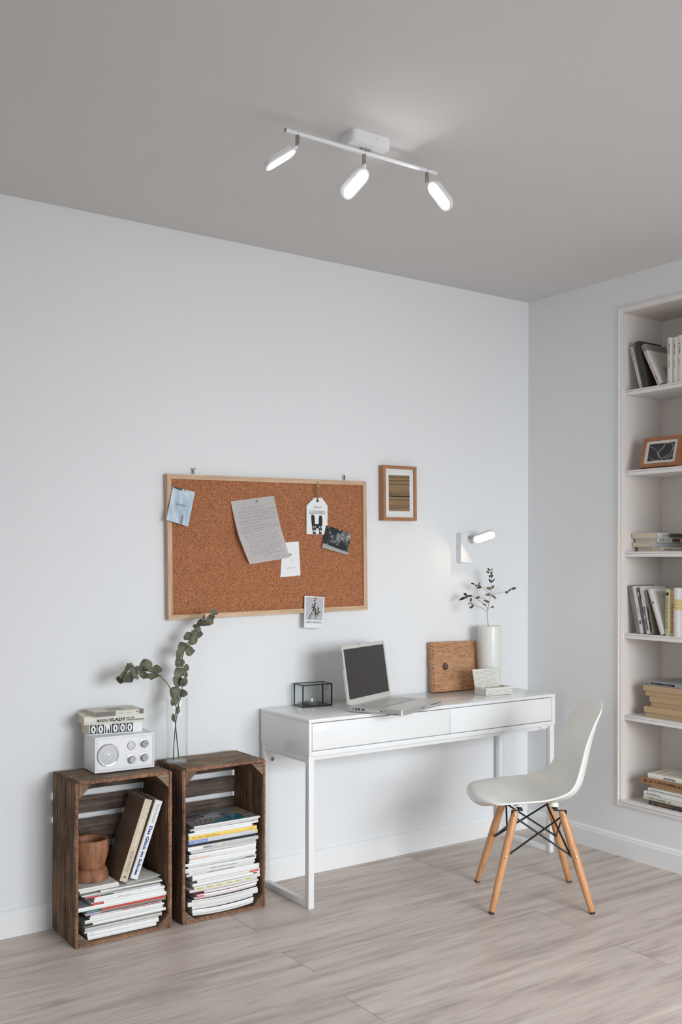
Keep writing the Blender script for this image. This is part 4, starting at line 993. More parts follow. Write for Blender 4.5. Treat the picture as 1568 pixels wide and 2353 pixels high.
ORD = ['lowest', 'second', 'third', 'fourth', 'fifth', 'sixth', 'seventh', 'eighth', 'ninth', 'tenth', 'eleventh', 'twelfth', 'thirteenth', 'fourteenth', 'fifteenth', 'sixteenth', 'seventeenth', 'eighteenth',
       'nineteenth', 'twentieth', 'twenty-first', 'twenty-second', 'twenty-third', 'twenty-fourth', 'twenty-fifth', 'twenty-sixth', 'twenty-seventh', 'twenty-eighth', 'twenty-ninth', 'thirtieth']
def nth(i): return 'lowest' if i == 0 else ORD[i]+' from the bottom'
# left crate: (look, x left, x right, thickness, spine, cover, bend)
LM = [('thick white magazine', -2.427, -2.164, .0118, W0, colm((150, 40, 40)), 0), ('thick white magazine with faint grey spine print', -2.430, -2.155, .0125, W0, DK, 0), ('thin cream magazine', -2.440, -2.158, .0062, W2, DG, 0),
      ('pale grey magazine', -2.438, -2.142, .0105, W3, DK, 0), ('thin dark-edged magazine', -2.441, -2.143, .0045, colm((120, 112, 96)), W2, 0), ('white magazine with a black left spine end', -2.437, -2.127, .0092, W0, W2, 0),
      ('white magazine with bluish cover', -2.439, -2.140, .0115, W1, DG, 0), ('white magazine set back at the left', -2.421, -2.136, .0075, W0, DK, 0), ('thin magazine with red spine lettering', -2.419, -2.145, .0062, W2, colm((60, 30, 70)), 0),
      ('thick magazine with a green and orange spine', -2.437, -2.127, .0155, colm((150, 140, 134)), DG, 0), ('thick white magazine jutting out at both sides', -2.465, -2.124, .0128, W0, colm((168, 172, 178), .3), 0),
      ('white magazine with a red left spine label', -2.415, -2.133, .0090, W0, W2, 0), ('white magazine', -2.404, -2.129, .0090, W0, W1, 0), ('thin white magazine', -2.403, -2.147, .0070, W0, W1, 0),
      ('thin grey magazine with a pink spine stripe', -2.436, -2.149, .0060, colm((190, 190, 192)), W2, 0)]
z = 0.0150; mr = random.Random(11)
GL = 'magazines stacked in the left crate'
for i, (lk, xl, xr, T, spm, cvm, bd) in enumerate(LM):
    T *= 1.09
    yaw = mr.uniform(-0.6, 0.6); D = mr.uniform(0.195, 0.207)
    yy = -0.2415+mr.uniform(-0.002, 0.003)
    xl = max(xl, -2.4655)
    o = magazine('%s, %s in the left crate' % (lk, nth(i)), xl, yy, z, yaw, xr-xl, D, T, spm, cvm, bd, group=GL)
    Lx = xr-xl
    if i == 1: text('spine_lettering', '~5', (0.008, -0.0004, T*0.3), (1, 0, 0), (0, 0, 1), 0.022, T*0.4, plain('pale_ink', (0.55, 0.56, 0.57), 0.8), o)
    if i == 5: mspine(o, 0.0, 0.028, T, DK)
    if i == 8: mspine(o, Lx*0.42, Lx*0.98, T, colm((176, 60, 56)), 0.45, 0.8)
    if i == 9:
        mspine(o, 0.0, 0.060, T, colm((20, 104, 84)), 0.42, 1.0, 'green_spine_label'); mspine(o, 0.0, 0.060, T, colm((206, 168, 208)), 0.02, 0.40, 'lilac_spine_label')
        mspine(o, 0.060, Lx, T, colm((206, 74, 56)), 0.55, 0.95, 'red_spine_stripe'); mspine(o, 0.062, 0.15, T, colm((228, 150, 96)), 0.50, 0.62, 'orange_spine_stripe')
        text('spine_lettering', '~22', (0.008, -0.0009, T*0.58), (1, 0, 0), (0, 0, 1), 0.044, T*0.26, W0, o)
    if i == 11: mspine(o, 0.0, 0.046, T, colm((190, 44, 40)), 0.1, 0.9, 'red_spine_label'); text('spine_lettering', '~14', (0.008, -0.0009, T*0.34), (1, 0, 0), (0, 0, 1), 0.034, T*0.3, W0, o)
    if i == 12: text('spine_lettering', '~12', (0.09, -0.0004, T*0.35), (1, 0, 0), (0, 0, 1), 0.05, T*0.3, INKG, o)
    if i == 14: mspine(o, 0.002, 0.052, T, colm((196, 60, 76)), 0.1, 0.9, 'pink_spine_stripe'); mspine(o, 0.054, 0.105, T, DK, 0.2, 0.75)
    z += T+0.0002
# folded newspapers on top
NEWS = None
def news_mat():
    m, nt, b_ = _nodes('newsprint'); L = nt.links.new
    tc = N(nt, 'ShaderNodeTexCoord'); wv = N(nt, 'ShaderNodeTexWave'); wv.inputs['Scale'].default_value = 60; wv.inputs['Distortion'].default_value = 1.5; wv.bands_direction = 'Y'; L(tc.outputs['Object'], wv.inputs[0])
    cr = N(nt, 'ShaderNodeValToRGB'); cr.color_ramp.elements[0].position = 0.35; cr.color_ramp.elements[0].color = c4((0.45, 0.44, 0.42)); cr.color_ramp.elements[1].position = 0.6; cr.color_ramp.elements[1].color = c4((0.80, 0.78, 0.735))
    L(wv.outputs['Fac'], cr.inputs[0]); L(cr.outputs[0], b_.inputs['Base Color']); b_.inputs['Roughness'].default_value = 0.85; return m
NEWS = news_mat(); NEDGE = plain('newspaper_fold', (0.78, 0.76, 0.71), 0.85, var=0.08, scale=120)
GN = 'newspapers on the left crate stack'
z += 0.0005
o = magazine('thin crumpled grey newspaper under the top newspapers in the left crate', -2.448, -0.236, z, 3, 0.24, 0.19, 0.0050, NEDGE, NEWS, 0.0, group=GN); z += 0.0058
o = magazine('folded newspaper sticking out at the right under the top newspaper', -2.380, -0.240, z, -1.5, 0.236, 0.205, 0.0065, NEDGE, NEWS, 0.0, 0, group=GN); z += 0.0075
zr = z
o = magazine('folded newspaper between the mortar newspaper and the magazines in the left crate', -2.456, -0.236, z, 2.5, 0.150, 0.192, 0.0098, NEDGE, NEWS, 0.0, group=GN); z += 0.0100
o = magazine('folded newspaper carrying the mortar, topmost in the left crate', -2.463, -0.241, z, 0.5, 0.150, 0.195, 0.0093, NEDGE, NEWS, 0.0, group=GN); z += 0.0095
o = magazine('creased newspaper page lying under the leaning books in the left crate', -2.276, -0.228, zr+0.0003, 10, 0.150, 0.150, 0.0022, NEDGE, NEWS, 0.0, group=GN)
print('left stack top', z)

# right crate
RM = [('curled white magazine with turned-up ends', -2.018, -1.758, .0050, W1, DK, .0085), ('thick white magazine', -2.020, -1.756, .0130, W0, DK, .003), ('cream magazine with faint print', -2.020, -1.754, .0095, W1, W2, .004), ('thick pale grey magazine', -2.039, -1.737, .0140, W1, DG, .005),
      ('thin white magazine with blue cover', -2.022, -1.740, .0060, W1, colm((30, 50, 84)), .006), ('thin pinkish magazine', -2.010, -1.740, .0060, colm((220, 204, 200)), colm((170, 84, 90)), .006), ('white magazine with a red cover corner', -2.000, -1.738, .0075, W0, colm((190, 96, 100)), .006), ('thin dark-covered magazine curving up at the right', -1.968, -1.730, .0068, W1, colm((52, 54, 60), .3), .006),
      ('cream magazine', -2.030, -1.735, .0085, W2, W2, .004), ('white magazine with yellow spine blocks', -2.013, -1.718, .0085, W1, W2, .002), ('white magazine with a green-edged cover', -2.017, -1.718, .0085, W0, W3, .001), ('white magazine with a red right spine end', -2.000, -1.716, .0085, W1, W2, 0),
      ('thick white book-like magazine jutting out', -2.018, -1.7245, .0165, W0, colm((62, 66, 72), .25), 0), ('thin white magazine with dark print', -2.044, -1.752, .0075, W2, W2, 0), ('thin cream magazine', -2.036, -1.748, .0055, W1, W2, 0), ('thin white magazine with black spine print', -2.052, -1.752, .0060, W1, W2, 0),
      ('white magazine', -2.052, -1.746, .0065, W0, colm((20, 60, 84)), 0), ('cream magazine with brown right end', -2.038, -1.742, .0065, W2, W2, 0), ('white magazine with tiny print', -2.050, -1.744, .0085, W0, DK, 0), ('thin white magazine', -2.034, -1.744, .0080, W0, W1, 0),
      ('magazine with a pale orange spine stripe', -2.031, -1.746, .0070, W1, W2, 0), ('thick white magazine', -2.034, -1.744, .0115, W0, DK, 0), ('thin greyish magazine', -2.024, -1.742, .0060, W2, W3, 0), ('thin grey magazine', -2.030, -1.745, .0060, W3, W2, 0),
      ('magazine with white left and grey patterned spine', -2.040, -1.736, .0115, W3, W3, 0), ('black-spined magazine', -2.034, -1.748, .0078, DK, DG, 0), ('magazine with a blue left spine end', -2.037, -1.737, .0118, colm((206, 208, 216)), W2, 0),
      ('yellow-spined magazine', -2.034, -1.739, .0130, colm((240, 206, 110)), colm((200, 150, 120)), 0), ('white magazine', -2.036, -1.760, .0085, W0, colm((120, 130, 134), .3), 0), ('white magazine under the top pair', -2.012, -1.733, .0068, W0, DK, 0)]
z = 0.0150; GRM = 'magazines stacked in the right crate'
mr = random.Random(4)
BB = [max(0.0, 0.0100-0.0009*i) for i in range(len(RM)+1)]
tot = sum(m_[3]+0.0002 for m_ in RM)+BB[0]; ksc = (0.3440-z)/tot
for i, (lk, xl, xr, T, spm, cvm, bd) in enumerate(RM):
    T *= ksc; yaw = mr.uniform(-0.8, 0.8); D = mr.uniform(0.195, 0.206); yy = -0.2445+mr.uniform(-0.003, 0.004)
    xl = max(xl, -2.0525); xr = min(xr, -1.7245)
    o = magazine('%s, %s in the right crate' % (lk, nth(i)), xl, yy, z, yaw, xr-xl, D, T, spm, cvm, BB[i], group=GRM, xc=-1.889)
    Lx = xr-xl; PI_ = plain('pale_ink', (0.55, 0.56, 0.57), 0.8)
    if i == 6: mspine(o, 0.0, 0.03, T, colm((214, 120, 124)))
    if i == 9:
        for k in range(6): mspine(o, 0.012+k*0.042, 0.036+k*0.042, T, colm((208, 184, 60)), 0.15, 0.6, 'yellow_spine_block')
    if i == 10: mspine(o, Lx*0.90, Lx*0.96, T, colm((40, 50, 34)), 0.5, 0.95)
    if i == 11: mspine(o, Lx*0.83, Lx*0.98, T, colm((222, 92, 84)), 0.15, 0.85, 'red_spine_label')
    if i == 13: mspine(o, Lx*0.3, Lx*0.7, T, DG, 0.4, 0.6)
    if i == 15: mspine(o, Lx*0.35, Lx*0.75, T, INKG, 0.35, 0.6)
    if i == 17: mspine(o, Lx*0.82, Lx*0.96, T, colm((96, 70, 56)), 0.3, 0.6)
    if i == 20: mspine(o, 0.0, Lx*0.32, T, colm((240, 196, 168)), 0.3, 0.9, 'orange_spine_stripe')
    if i == 21: text('spine_lettering', '~5', (0.008, -0.0004, T*0.3), (1, 0, 0), (0, 0, 1), 0.026, T*0.35, PI_, o)
    if i == 24: mspine(o, 0.0, 0.062, T, W0, 0.02, 0.98, 'white_spine_end'); mspine(o, 0.066, 0.10, T, DG, 0.3, 0.5); mspine(o, 0.13, 0.136, T, colm((232, 226, 190)), 0.1, 0.9)
    if i == 26:
        mspine(o, 0.0, 0.082, T, colm((132, 156, 206)), 0.05, 0.92, 'blue_spine_end'); mspine(o, Lx-0.012, Lx, T, colm((240, 206, 110)), 0.3, 0.95, 'yellow_spine_end')
        text('spine_lettering', '~14', (0.022, -0.0009, T*0.35), (1, 0, 0), (0, 0, 1), 0.052, T*0.3, W0, o); text('spine_lettering', '~16', (Lx*0.72, -0.0004, T*0.35), (1, 0, 0), (0, 0, 1), Lx*0.22, T*0.3, PI_, o)
    if i == 27: text('spine_lettering', '~30', (0.016, -0.0004, T*0.3), (1, 0, 0), (0, 0, 1), Lx*0.40, T*0.36, colm((180, 140, 70)), o); text('spine_lettering', '~5', (Lx*0.88, -0.0004, T*0.35), (1, 0, 0), (0, 0, 1), Lx*0.07, T*0.3, colm((180, 140, 70)), o)
    z += T+0.0002+1.1*(BB[i]-BB[i+1])
o = magazine('bent cream magazine just under the teal-covered top magazine', -2.030, -0.247, z, 1.5, 0.300, 0.205, 0.0075, W2, colm((70, 62, 54), .3), 0.0, 0.0, group=GRM); z += 0.0082
T = 0.0080
o = magazine('glossy magazine with teal and grey cover and yellow title, topmost in the right crate', -2.014, -0.246, z, 0.6, 0.2895, 0.190, T, W1, colm((128, 134, 138), .18), 0.0, group=GRM)
def patch(nm, P, rgb, lift=0.0002):
    b = MB(); b.bm.faces.new([b.bm.verts.new((x, y, T+lift)) for x, y in P]); return b.build(nm, colm(rgb, .2), o, smooth=0)
patch('cover_print_teal', [(0.068, 0.004), (0.222, 0.004), (0.236, 0.055), (0.215, 0.085), (0.175, 0.080), (0.120, 0.040)], (26, 120, 148))
patch('cover_print_red', [(0.003, 0.075), (0.030, 0.070), (0.060, 0.098), (0.105, 0.110), (0.100, 0.122), (0.003, 0.110)], (120, 44, 46))
patch('cover_print_dark', [(0.003, 0.118), (0.075, 0.128), (0.110, 0.155), (0.003, 0.150)], (44, 66, 72))
patch('cover_print_pale', [(0.060, 0.085), (0.150, 0.078), (0.190, 0.130), (0.165, 0.158), (0.100, 0.120)], (190, 186, 194))
patch('cover_print_shade', [(0.020, 0.010), (0.060, 0.006), (0.110, 0.045), (0.150, 0.072), (0.060, 0.080), (0.030, 0.060)], (112, 112, 108))
for k in range(4): patch('cover_print_line', [(0.026+k*0.018, 0.012), (0.029+k*0.018, 0.012), (0.050+k*0.026, 0.072), (0.046+k*0.026, 0.073)], (186, 186, 182), 0.0004)
YEL = colm((232, 190, 40), .3)
text('cover_title', '~9', (0.284, 0.022, T+0.0002), (0, 1, 0), (-1, 0, 0), 0.150, 0.020, YEL, o, bold=1.2)
text('cover_lettering', '~9', (0.256, 0.040, T+0.0002), (0, 1, 0), (-1, 0, 0), 0.080, 0.010, YEL, o, bold=0.6)
text('cover_lettering', '~6', (0.190, 0.085, T+0.0003), (0, 1, 0), (-1, 0, 0), 0.045, 0.026, INK, o)
text('cover_lettering', '~6', (0.188, 0.030, T+0.0003), (0, 1, 0), (-1, 0, 0), 0.034, 0.022, colm((20, 40, 60)), o)
for x, y, rgb in ((0.288, 0.150, (206, 56, 84)), (0.2885, 0.128, (214, 84, 50))): MB().box((x-0.014, y-0.009, T-0.001), (x+0.004, y+0.009, T-0.0004)).build('sticky_marker', colm(rgb), o, smooth=0)
print('right stack top', z+T)

# ================================================================== GLASS VASE WITH EUCALYPTUS
GLASS = glass('clear_glass', (0.985, 0.993, 0.990), 0.85)
gz = RH+0.0005
gv = thing('glass_vase', 'tall clear glass cylinder vase with eucalyptus on the right crate', 'vase', (-2.028, -0.128, gz))
b = MB(); b.lathe([(0.0005, 0.0), (0.0395, 0.0), (0.0410, 0.002), (0.0410, 0.246), (0.0403, 0.2475), (0.0396, 0.246), (0.0394, 0.010), (0.036, 0.0075), (0.0005, 0.007)], n=48, cap0=False, cap1=False)
b.build('cylinder', GLASS, gv, smooth=40)
def thick_glass():
    m, nt, b_ = _nodes('thick_glass_base'); L = nt.links.new; nt.nodes.remove(b_)
    tr = N(nt, 'ShaderNodeBsdfTransparent'); df = N(nt, 'ShaderNodeBsdfDiffuse'); df.inputs[0].default_value = (0.8, 0.83, 0.82, 1); mx = N(nt, 'ShaderNodeMixShader'); mx.inputs[0].default_value = 0.42
    L(tr.outputs[0], mx.inputs[1]); L(df.outputs[0], mx.inputs[2]); L(mx.outputs[0], nt.nodes['Material Output'].inputs[0]); return m
MB().lathe([(0.0005, 0.0072), (0.0385, 0.0078)], n=40, cap0=False, cap1=False).build('base', thick_glass(), gv, smooth=0)
def leafmat(nm, dark, light):
    m, nt, b_ = _nodes(nm); L = nt.links.new
    tc = N(nt, 'ShaderNodeTexCoord'); nz = N(nt, 'ShaderNodeTexNoise'); nz.inputs['Scale'].default_value = 26; nz.inputs['Detail'].default_value = 3; L(tc.outputs['Object'], nz.inputs[0])
    cr = N(nt, 'ShaderNodeValToRGB'); cr.color_ramp.elements[0].position = 0.35; cr.color_ramp.elements[0].color = c4(dark); cr.color_ramp.elements[1].position = 0.68; cr.color_ramp.elements[1].color = c4(light)
    L(nz.outputs['Fac'], cr.inputs[0]); L(cr.outputs[0], b_.inputs['Base Color']); b_.inputs['Roughness'].default_value = 0.55; b_.inputs['Specular IOR Level'].default_value = 0.35
    return m
def leaf(b, p, q, side, wid, cup=0.15, nseg=7):
    """cupped blade from base p to tip q; side = rough direction of the blade width"""
    p = Vector(p); q = Vector(q); d = q-p; L = d.length; d.normalize()
    s_ = Vector(side); s_ = (s_-d*s_.dot(d)).normalized(); n_ = d.cross(s_)
    rows = []
    for i in range(nseg+1):
        t = i/nseg; w_ = wid*(math.sin(math.pi*min(1, t**0.75*0.98+0.02))**0.72)
        c = p+d*L*t + n_*cup*L*(t*(1-t))*0.9
        rows.append([b.bm.verts.new(c+s_*w_*k/2*0.5 + n_*cup*wid*0.5*(abs(k)/2)**2) for k in (-2, -1, 0, 1, 2)])
    for A, B in zip(rows, rows[1:]):
        for k in range(4): b.bm.faces.new((A[k], B[k], B[k+1], A[k+1]))
L1=[(-2.038,0.7596,-2.058,0.7542),(-2.033,0.7707,-2.023,0.8017),(-2.031,0.8052,-2.049,0.8441),(-2.014,0.8357,-2.052,0.8702),(-2.004,0.832,-2.004,0.8639),(-2.011,0.8788,-2.046,0.9101),(-2.006,0.8727,-1.995,0.9125),(-2.009,0.9135,-2.033,0.9468),(-2.006,0.9162,-1.99,0.9311),(-2.006,0.9451,-1.971,0.9343),(-2.006,0.9509,-2.024,0.9837),(-2.009,0.9859,-2.032,1.016),(-1.997,1.013,-2.018,1.047),(-1.995,1.017,-1.945,1.009),(-1.974,1.054,-1.984,1.083),(-1.973,1.06,-1.944,1.036),(-1.963,1.071,-1.974,1.089),(-1.96,1.079,-1.924,1.075),(-1.953,1.089,-1.937,1.108),(-1.932,1.105,-1.94,1.123),(-1.927,1.103,-1.908,1.129),(-1.908,1.127,-1.918,1.148),(-1.905,1.13,-1.877,1.114),(-1.885,1.132,-1.898,1.153),(-1.881,1.135,-1.862,1.135),(-1.875,1.147,-1.865,1.17)]
L2=[(-2.127,0.9353,-2.13,0.9696),(-2.133,0.9328,-2.136,0.9217),(-2.145,0.9393,-2.144,0.9591),(-2.163,0.9461,-2.182,0.9924),(-2.151,0.9368,-2.154,0.9115),(-2.173,0.9382,-2.182,0.9162),(-2.191,0.9478,-2.191,0.928),(-2.206,0.9487,-2.209,0.9686),(-2.218,0.9494,-2.204,0.9205),(-2.23,0.953,-2.227,0.9248),(-2.236,0.9589,-2.251,0.9682),(-2.248,0.9513,-2.27,0.9471),(-2.256,0.9379,-2.234,0.9098),(-2.262,0.9327,-2.268,0.9024),(-2.259,0.9297,-2.279,0.9254),(-2.239,0.9591,-2.222,0.9721),(-2.209,0.9433,-2.233,0.9307),(-2.179,0.9555,-2.163,0.9744)]
B1=[(-2.020,0.597),(-2.034,0.722),(-2.037,0.76),(-2.024,0.802),(-2.010,0.841),(-2.008,0.873),(-2.010,0.946),(-2.006,0.986),(-1.998,1.014),(-1.979,1.051),(-1.965,1.071),(-1.944,1.099),(-1.921,1.116),(-1.891,1.136),(-1.868,1.153)]
B2=[(-2.054,0.597),(-2.051,0.675),(-2.044,0.749),(-2.039,0.78),(-2.050,0.815),(-2.064,0.86),(-2.08,0.889),(-2.102,0.914),(-2.127,0.935),(-2.157,0.944),(-2.188,0.948),(-2.218,0.955),(-2.248,0.951),(-2.262,0.933),(-2.266,0.911)]
EUC = leafmat('eucalyptus_leaf', (0.068, 0.072, 0.044), (0.205, 0.205, 0.140))
STEM = plain('twig_brown', (0.10, 0.058, 0.038), 0.7, var=0.2, scale=60)
def branch(label, path, leaves, y0, base, seed, wk, ydrift, group):
    rb = random.Random(seed)
    o = thing('eucalyptus_branch', label, 'branch', (base[0], y0, base[1]), group=group)
    yf = lambda t: ydrift*t
    n = len(path)
    pts = catmull([(x-base[0], yf(i/(n-1)), z-base[1]) for i, (x, z) in enumerate(path)], 5)
    MB().tube(pts, 0.0021, 7, r1=0.0010).build('stem', STEM, o)
    b = MB(); m_ = len(leaves)
    for i, (x0, z0, x1, z1) in enumerate(leaves):
        t = 0.3+0.7*i/m_; dy = rb.uniform(-0.016, 0.016)
        p = Vector((x0-base[0], yf(t), z0-base[1])); q = Vector((x1-base[0], yf(t)+dy, z1-base[1]))
        d = q-p; side = Vector((-d.z, rb.uniform(-0.020, 0.020), d.x))
        leaf(b, p, q, side, (0.021+0.30*(d.length))*wk*rb.uniform(0.88, 1.12), rb.uniform(-0.30, 0.30))
    b.build('foliage', EUC, o, smooth=60)
    return o
GE = 'eucalyptus branches in the glass vase'
branch('upright eucalyptus branch with round grey-green leaves in the glass vase', B1, L1, -0.128, (-2.020, 0.597), 3, 1.28, -0.004, GE)
branch('drooping eucalyptus branch arching left from the glass vase', B2, L2, -0.1505, (-2.054, 0.597), 8, 1.6, -0.012, GE)

# ================================================================== ON THE DESK
dz = DZ+0.0003
# glass candle box
cx = thing('glass_candle_box', 'small black framed glass box holding a lit tealight on the desk', 'lantern', (-1.358, -0.0650, dz), (0, 0, R(-6)))
gw, gd, gh, r_ = 0.138, 0.082, 0.0955, 0.0026
for sx in (-1, 1):
    for sy in (-1, 1): MB().rbox((sx*gw/2-r_, sy*gd/2-r_, 0), (sx*gw/2+r_, sy*gd/2+r_, gh), 0.0008, 1).build('frame_bar', BLACKM, cx)
for zz, hh in ((0.0015, 0.0022), (gh-0.0035, 0.0035)):
    for s_ in (-1, 1):
        MB().rbox((-gw/2, s_*gd/2-r_, zz-hh/2+0.001), (gw/2, s_*gd/2+r_, zz+hh), 0.0006, 1).build('frame_bar', BLACKM, cx)
        MB().rbox((s_*gw/2-r_, -gd/2, zz-hh/2+0.001), (s_*gw/2+r_, gd/2, zz+hh), 0.0006, 1).build('frame_bar', BLACKM, cx)
PANE = glass('pane_glass', (0.975, 0.988, 0.985))
for s_ in (-1, 1):
    MB().box((-gw/2+r_, s_*gd/2-0.0005, 0.004), (gw/2-r_, s_*gd/2+0.0005, gh-0.004)).build('pane', PANE, cx, smooth=0)
    MB().box((s_*gw/2-0.0005, -gd/2+r_, 0.004), (s_*gw/2+0.0005, gd/2-r_, gh-0.004)).build('pane', PANE, cx, smooth=0)
MB().box((-gw/2+r_, -gd/2+r_, gh-0.002), (gw/2-r_, gd/2-r_, gh-0.001)).build('lid_pane', PANE, cx, smooth=0)
MB().box((-gw/2+r_, -gd/2+r_, 0.0012), (gw/2-r_, gd/2-r_, 0.0026)).build('base_plate', plain('dark_base', (0.10, 0.09, 0.085), 0.35), cx, smooth=0)
b = MB(); b.tube([(0.031+0.0155*math.cos(R(a))-0.006*math.sin(R(a)), -gd/2-0.004+0.003*math.sin(R(a)), gh-0.002+0.018*math.sin(R(a))) for a in range(180, 361, 15)], 0.0008, 6)
b.build('ring_pull', BLACKM, cx)
tl = thing('tealight', 'lit tealight in a flat dark holder inside the glass box', 'candle', (-1.362, -0.0640, dz+0.0029))
SLATE = plain('slate_grey', (0.085, 0.085, 0.10), 0.6, var=0.15, scale=120)
b = MB(); b.lathe([(0.0345, 0.0), (0.0360, 0.002), (0.0360, 0.0105), (0.0345, 0.012), (0.0205, 0.012), (0.0200, 0.004), (0.0, 0.004)], n=32, cap1=False); b.build('holder', SLATE, tl)
b = MB(); b.lathe([(0.0192, 0.0), (0.0192, 0.0095), (0.0180, 0.010), (0.0175, 0.0085), (0.0, 0.0080)], c=(0, 0, 0.0042), n=24, cap1=False); b.build('wax', plain('wax', (0.30, 0.29, 0.30), 0.4), tl)
MB().cyl((0, 0, 0.012), (0, 0, 0.0155), 0.0006, n=6).build('wick', INK, tl)
MB().lathe([(0.0004, 0), (0.0022, 0.003), (0.0020, 0.006), (0.0010, 0.009), (0.0002, 0.012)], (0, 0, 0.0150), n=10).build('flame', emit('flame', (1.0, 0.62, 0.28), 5.0), tl)

# laptop
ALU = plain('aluminium', (0.56, 0.555, 0.545), 0.38, metal=0.55, var=0.02, scale=15)
ALUL = plain('aluminium_light', (0.66, 0.645, 0.615), 0.42, metal=0.25, var=0.02, scale=15)
ex = Vector((0.917, 0.400, 0)).normalized(); ey = Vector((-0.400, 0.917, 0)).normalized()   # x to the right along the hinge, y back
BWd, BDp, BTh = 0.362, 0.256, 0.0215
hl = Vector((-1.3445, -0.2985, 0)); ctr = hl + ex*BWd/2 - ey*BDp/2
lt = thing('laptop', 'open silver laptop with a black screen, corner over the desk front edge', 'laptop', (ctr.x, ctr.y, dz), (0, 0, math.atan2(ex.y, ex.x)))
hx, hy = BWd/2, BDp/2
b = MB(); P = rrect(BWd, BDp, 0.010, 5); b.prism(P, 0.0035, 0.0035+BTh); b.bevel(0.0022, 2, 50); base = b.build('base', ALU, lt)
zt = 0.0035+BTh
MB().rbox((-hx+0.006, -hy+0.006, zt-0.0004), (hx-0.006, hy-0.008, zt+0.0005), 0.0003, 1).build('palm_rest', ALUL, lt, smooth=0)
for sx in (-1, 1):
    for sy in (-1, 1): MB().cyl((sx*0.15, sy*0.09+0.02, 0), (sx*0.15, sy*0.09+0.02, 0.004), 0.007, n=12).build('rubber_foot', RUBBER, lt)
MB().box((-0.150, -0.020, zt+0.0005), (0.150, -0.0175, zt+0.0009)).build('keyboard_edge', INK, lt, smooth=0)
KEY = plain('silver_keys', (0.60, 0.585, 0.56), 0.4, metal=0.2); KW = plain('key_well', (0.30, 0.285, 0.27), 0.6)
MB().box((-0.148, -0.0165, zt+0.0004), (0.148, 0.085, zt+0.0007)).build('key_well', KW, lt, smooth=0)
for r0 in range(6):
    kb = MB(); y0 = 0.066-r0*0.0166; xk = -0.146; widths = [0.0185]*15
    if r0 == 5: widths = [0.0185, 0.0185, 0.0185, 0.022, 0.10, 0.022, 0.0185, 0.0185, 0.0185, 0.0185]
    if r0 in (2, 3): widths = [0.026]+[0.0185]*11+[0.036]
    if r0 == 4: widths = [0.038]+[0.0185]*10+[0.040]
    for w_ in widths:
        kb2 = MB().rbox((xk+0.0012, y0+0.0012, zt+0.0006), (xk+w_-0.0012, y0+0.0150, zt+0.0026), 0.0006, 1); kb2.build('key', KEY, base); xk += w_+0.0006
MB().box((-0.045, -0.094, zt+0.0005), (0.045, -0.040, zt+0.0008)).build('trackpad', plain('trackpad', (0.60, 0.59, 0.57), 0.3, metal=0.2), lt, smooth=0)
MB().box((-0.045, -0.112, zt+0.0005), (0.045, -0.097, zt+0.0010)).build('trackpad_button', ALUL, lt, smooth=0)
pm = 0.0035+BTh*0.5
for y0, y1, z0, z1 in ((0.098, 0.103, -0.002, 0.002), (0.082, 0.089, -0.004, 0.004), (0.068, 0.076, -0.004, 0.005), (0.046, 0.058, -0.003, 0.003), (-0.034, -0.030, -0.002, 0.002), (-0.048, -0.044, -0.002, 0.002)):
    MB().box((-hx-0.0003, y0, pm+z0), (-hx+0.002, y1, pm+z1)).build('port', INK, base, smooth=0)
MB().rbox((-hx-0.0004, -0.022, pm-0.004), (-hx+0.002, 0.040, pm+0.003), 0.0005, 1).build('disc_slot', ALUL, base, smooth=0)
MB().box((-hx-0.0003, -0.108, pm-0.0085), (-hx+0.002, -0.060, pm-0.006)).build('vent', INK, base, smooth=0)
MB().box((-0.018, -hy-0.0004, pm-0.002), (0.018, -hy+0.002, pm+0.004)).build('latch_recess', INKG, base, smooth=0)
MB().box((0.075, -hy-0.0004, pm+0.002), (0.168, -hy+0.002, pm+0.0045)).build('front_slot', INK, base, smooth=0)
# lid
LH_, LTk = 0.245, 0.0085
ML = Matrix.Translation((0, hy-0.006, zt+0.001)) @ Matrix.Rotation(R(90+8.5-0), 4, 'X')
# local lid frame: x right, y up along the lid, z towards the user
ML = Matrix.Translation((0, hy-0.008, zt+0.0015)) @ Matrix.Rotation(R(90-8.5), 4, 'X')
ML = Matrix.Translation((0, hy-0.008, zt+0.0015)) @ Matrix(((1, 0, 0, 0), (0, math.sin(R(8.5)), -math.cos(R(8.5)), 0), (0, math.cos(R(8.5)), math.sin(R(8.5)), 0), (0, 0, 0, 1)))
b = MB(); b.prism([(x, y+LH_/2) for x, y in rrect(BWd, LH_, 0.010, 5)], -LTk, 0, ML); b.bevel(0.002, 2, 50); lid = b.build('lid', ALUL, lt)
MB().box((-BWd/2+0.013, 0.022, 0.0), (BWd/2-0.013, LH_-0.016, 0.0006), ML).build('screen', plain('dark_screen', (0.035, 0.030, 0.028), 0.25, var=0.03, spec=0.5), lid, smooth=0)
for x in (-0.040, 0.040): MB().box((x-0.005, LH_-0.004, -0.001), (x+0.005, LH_+0.0004, 0.0005), ML).build('lid_latch', INKG, lid, smooth=0)
MB().box((-BWd/2-0.0006, 0.150, -0.0060), (-BWd/2+0.001, 0.225, -0.0030), ML).build('lid_antenna', INKG, lid, smooth=0)
MB().cyl((-0.15, hy-0.007, zt-0.002), (0.15, hy-0.007, zt-0.002), 0.0045, n=14).build('hinge', ALU, lt)

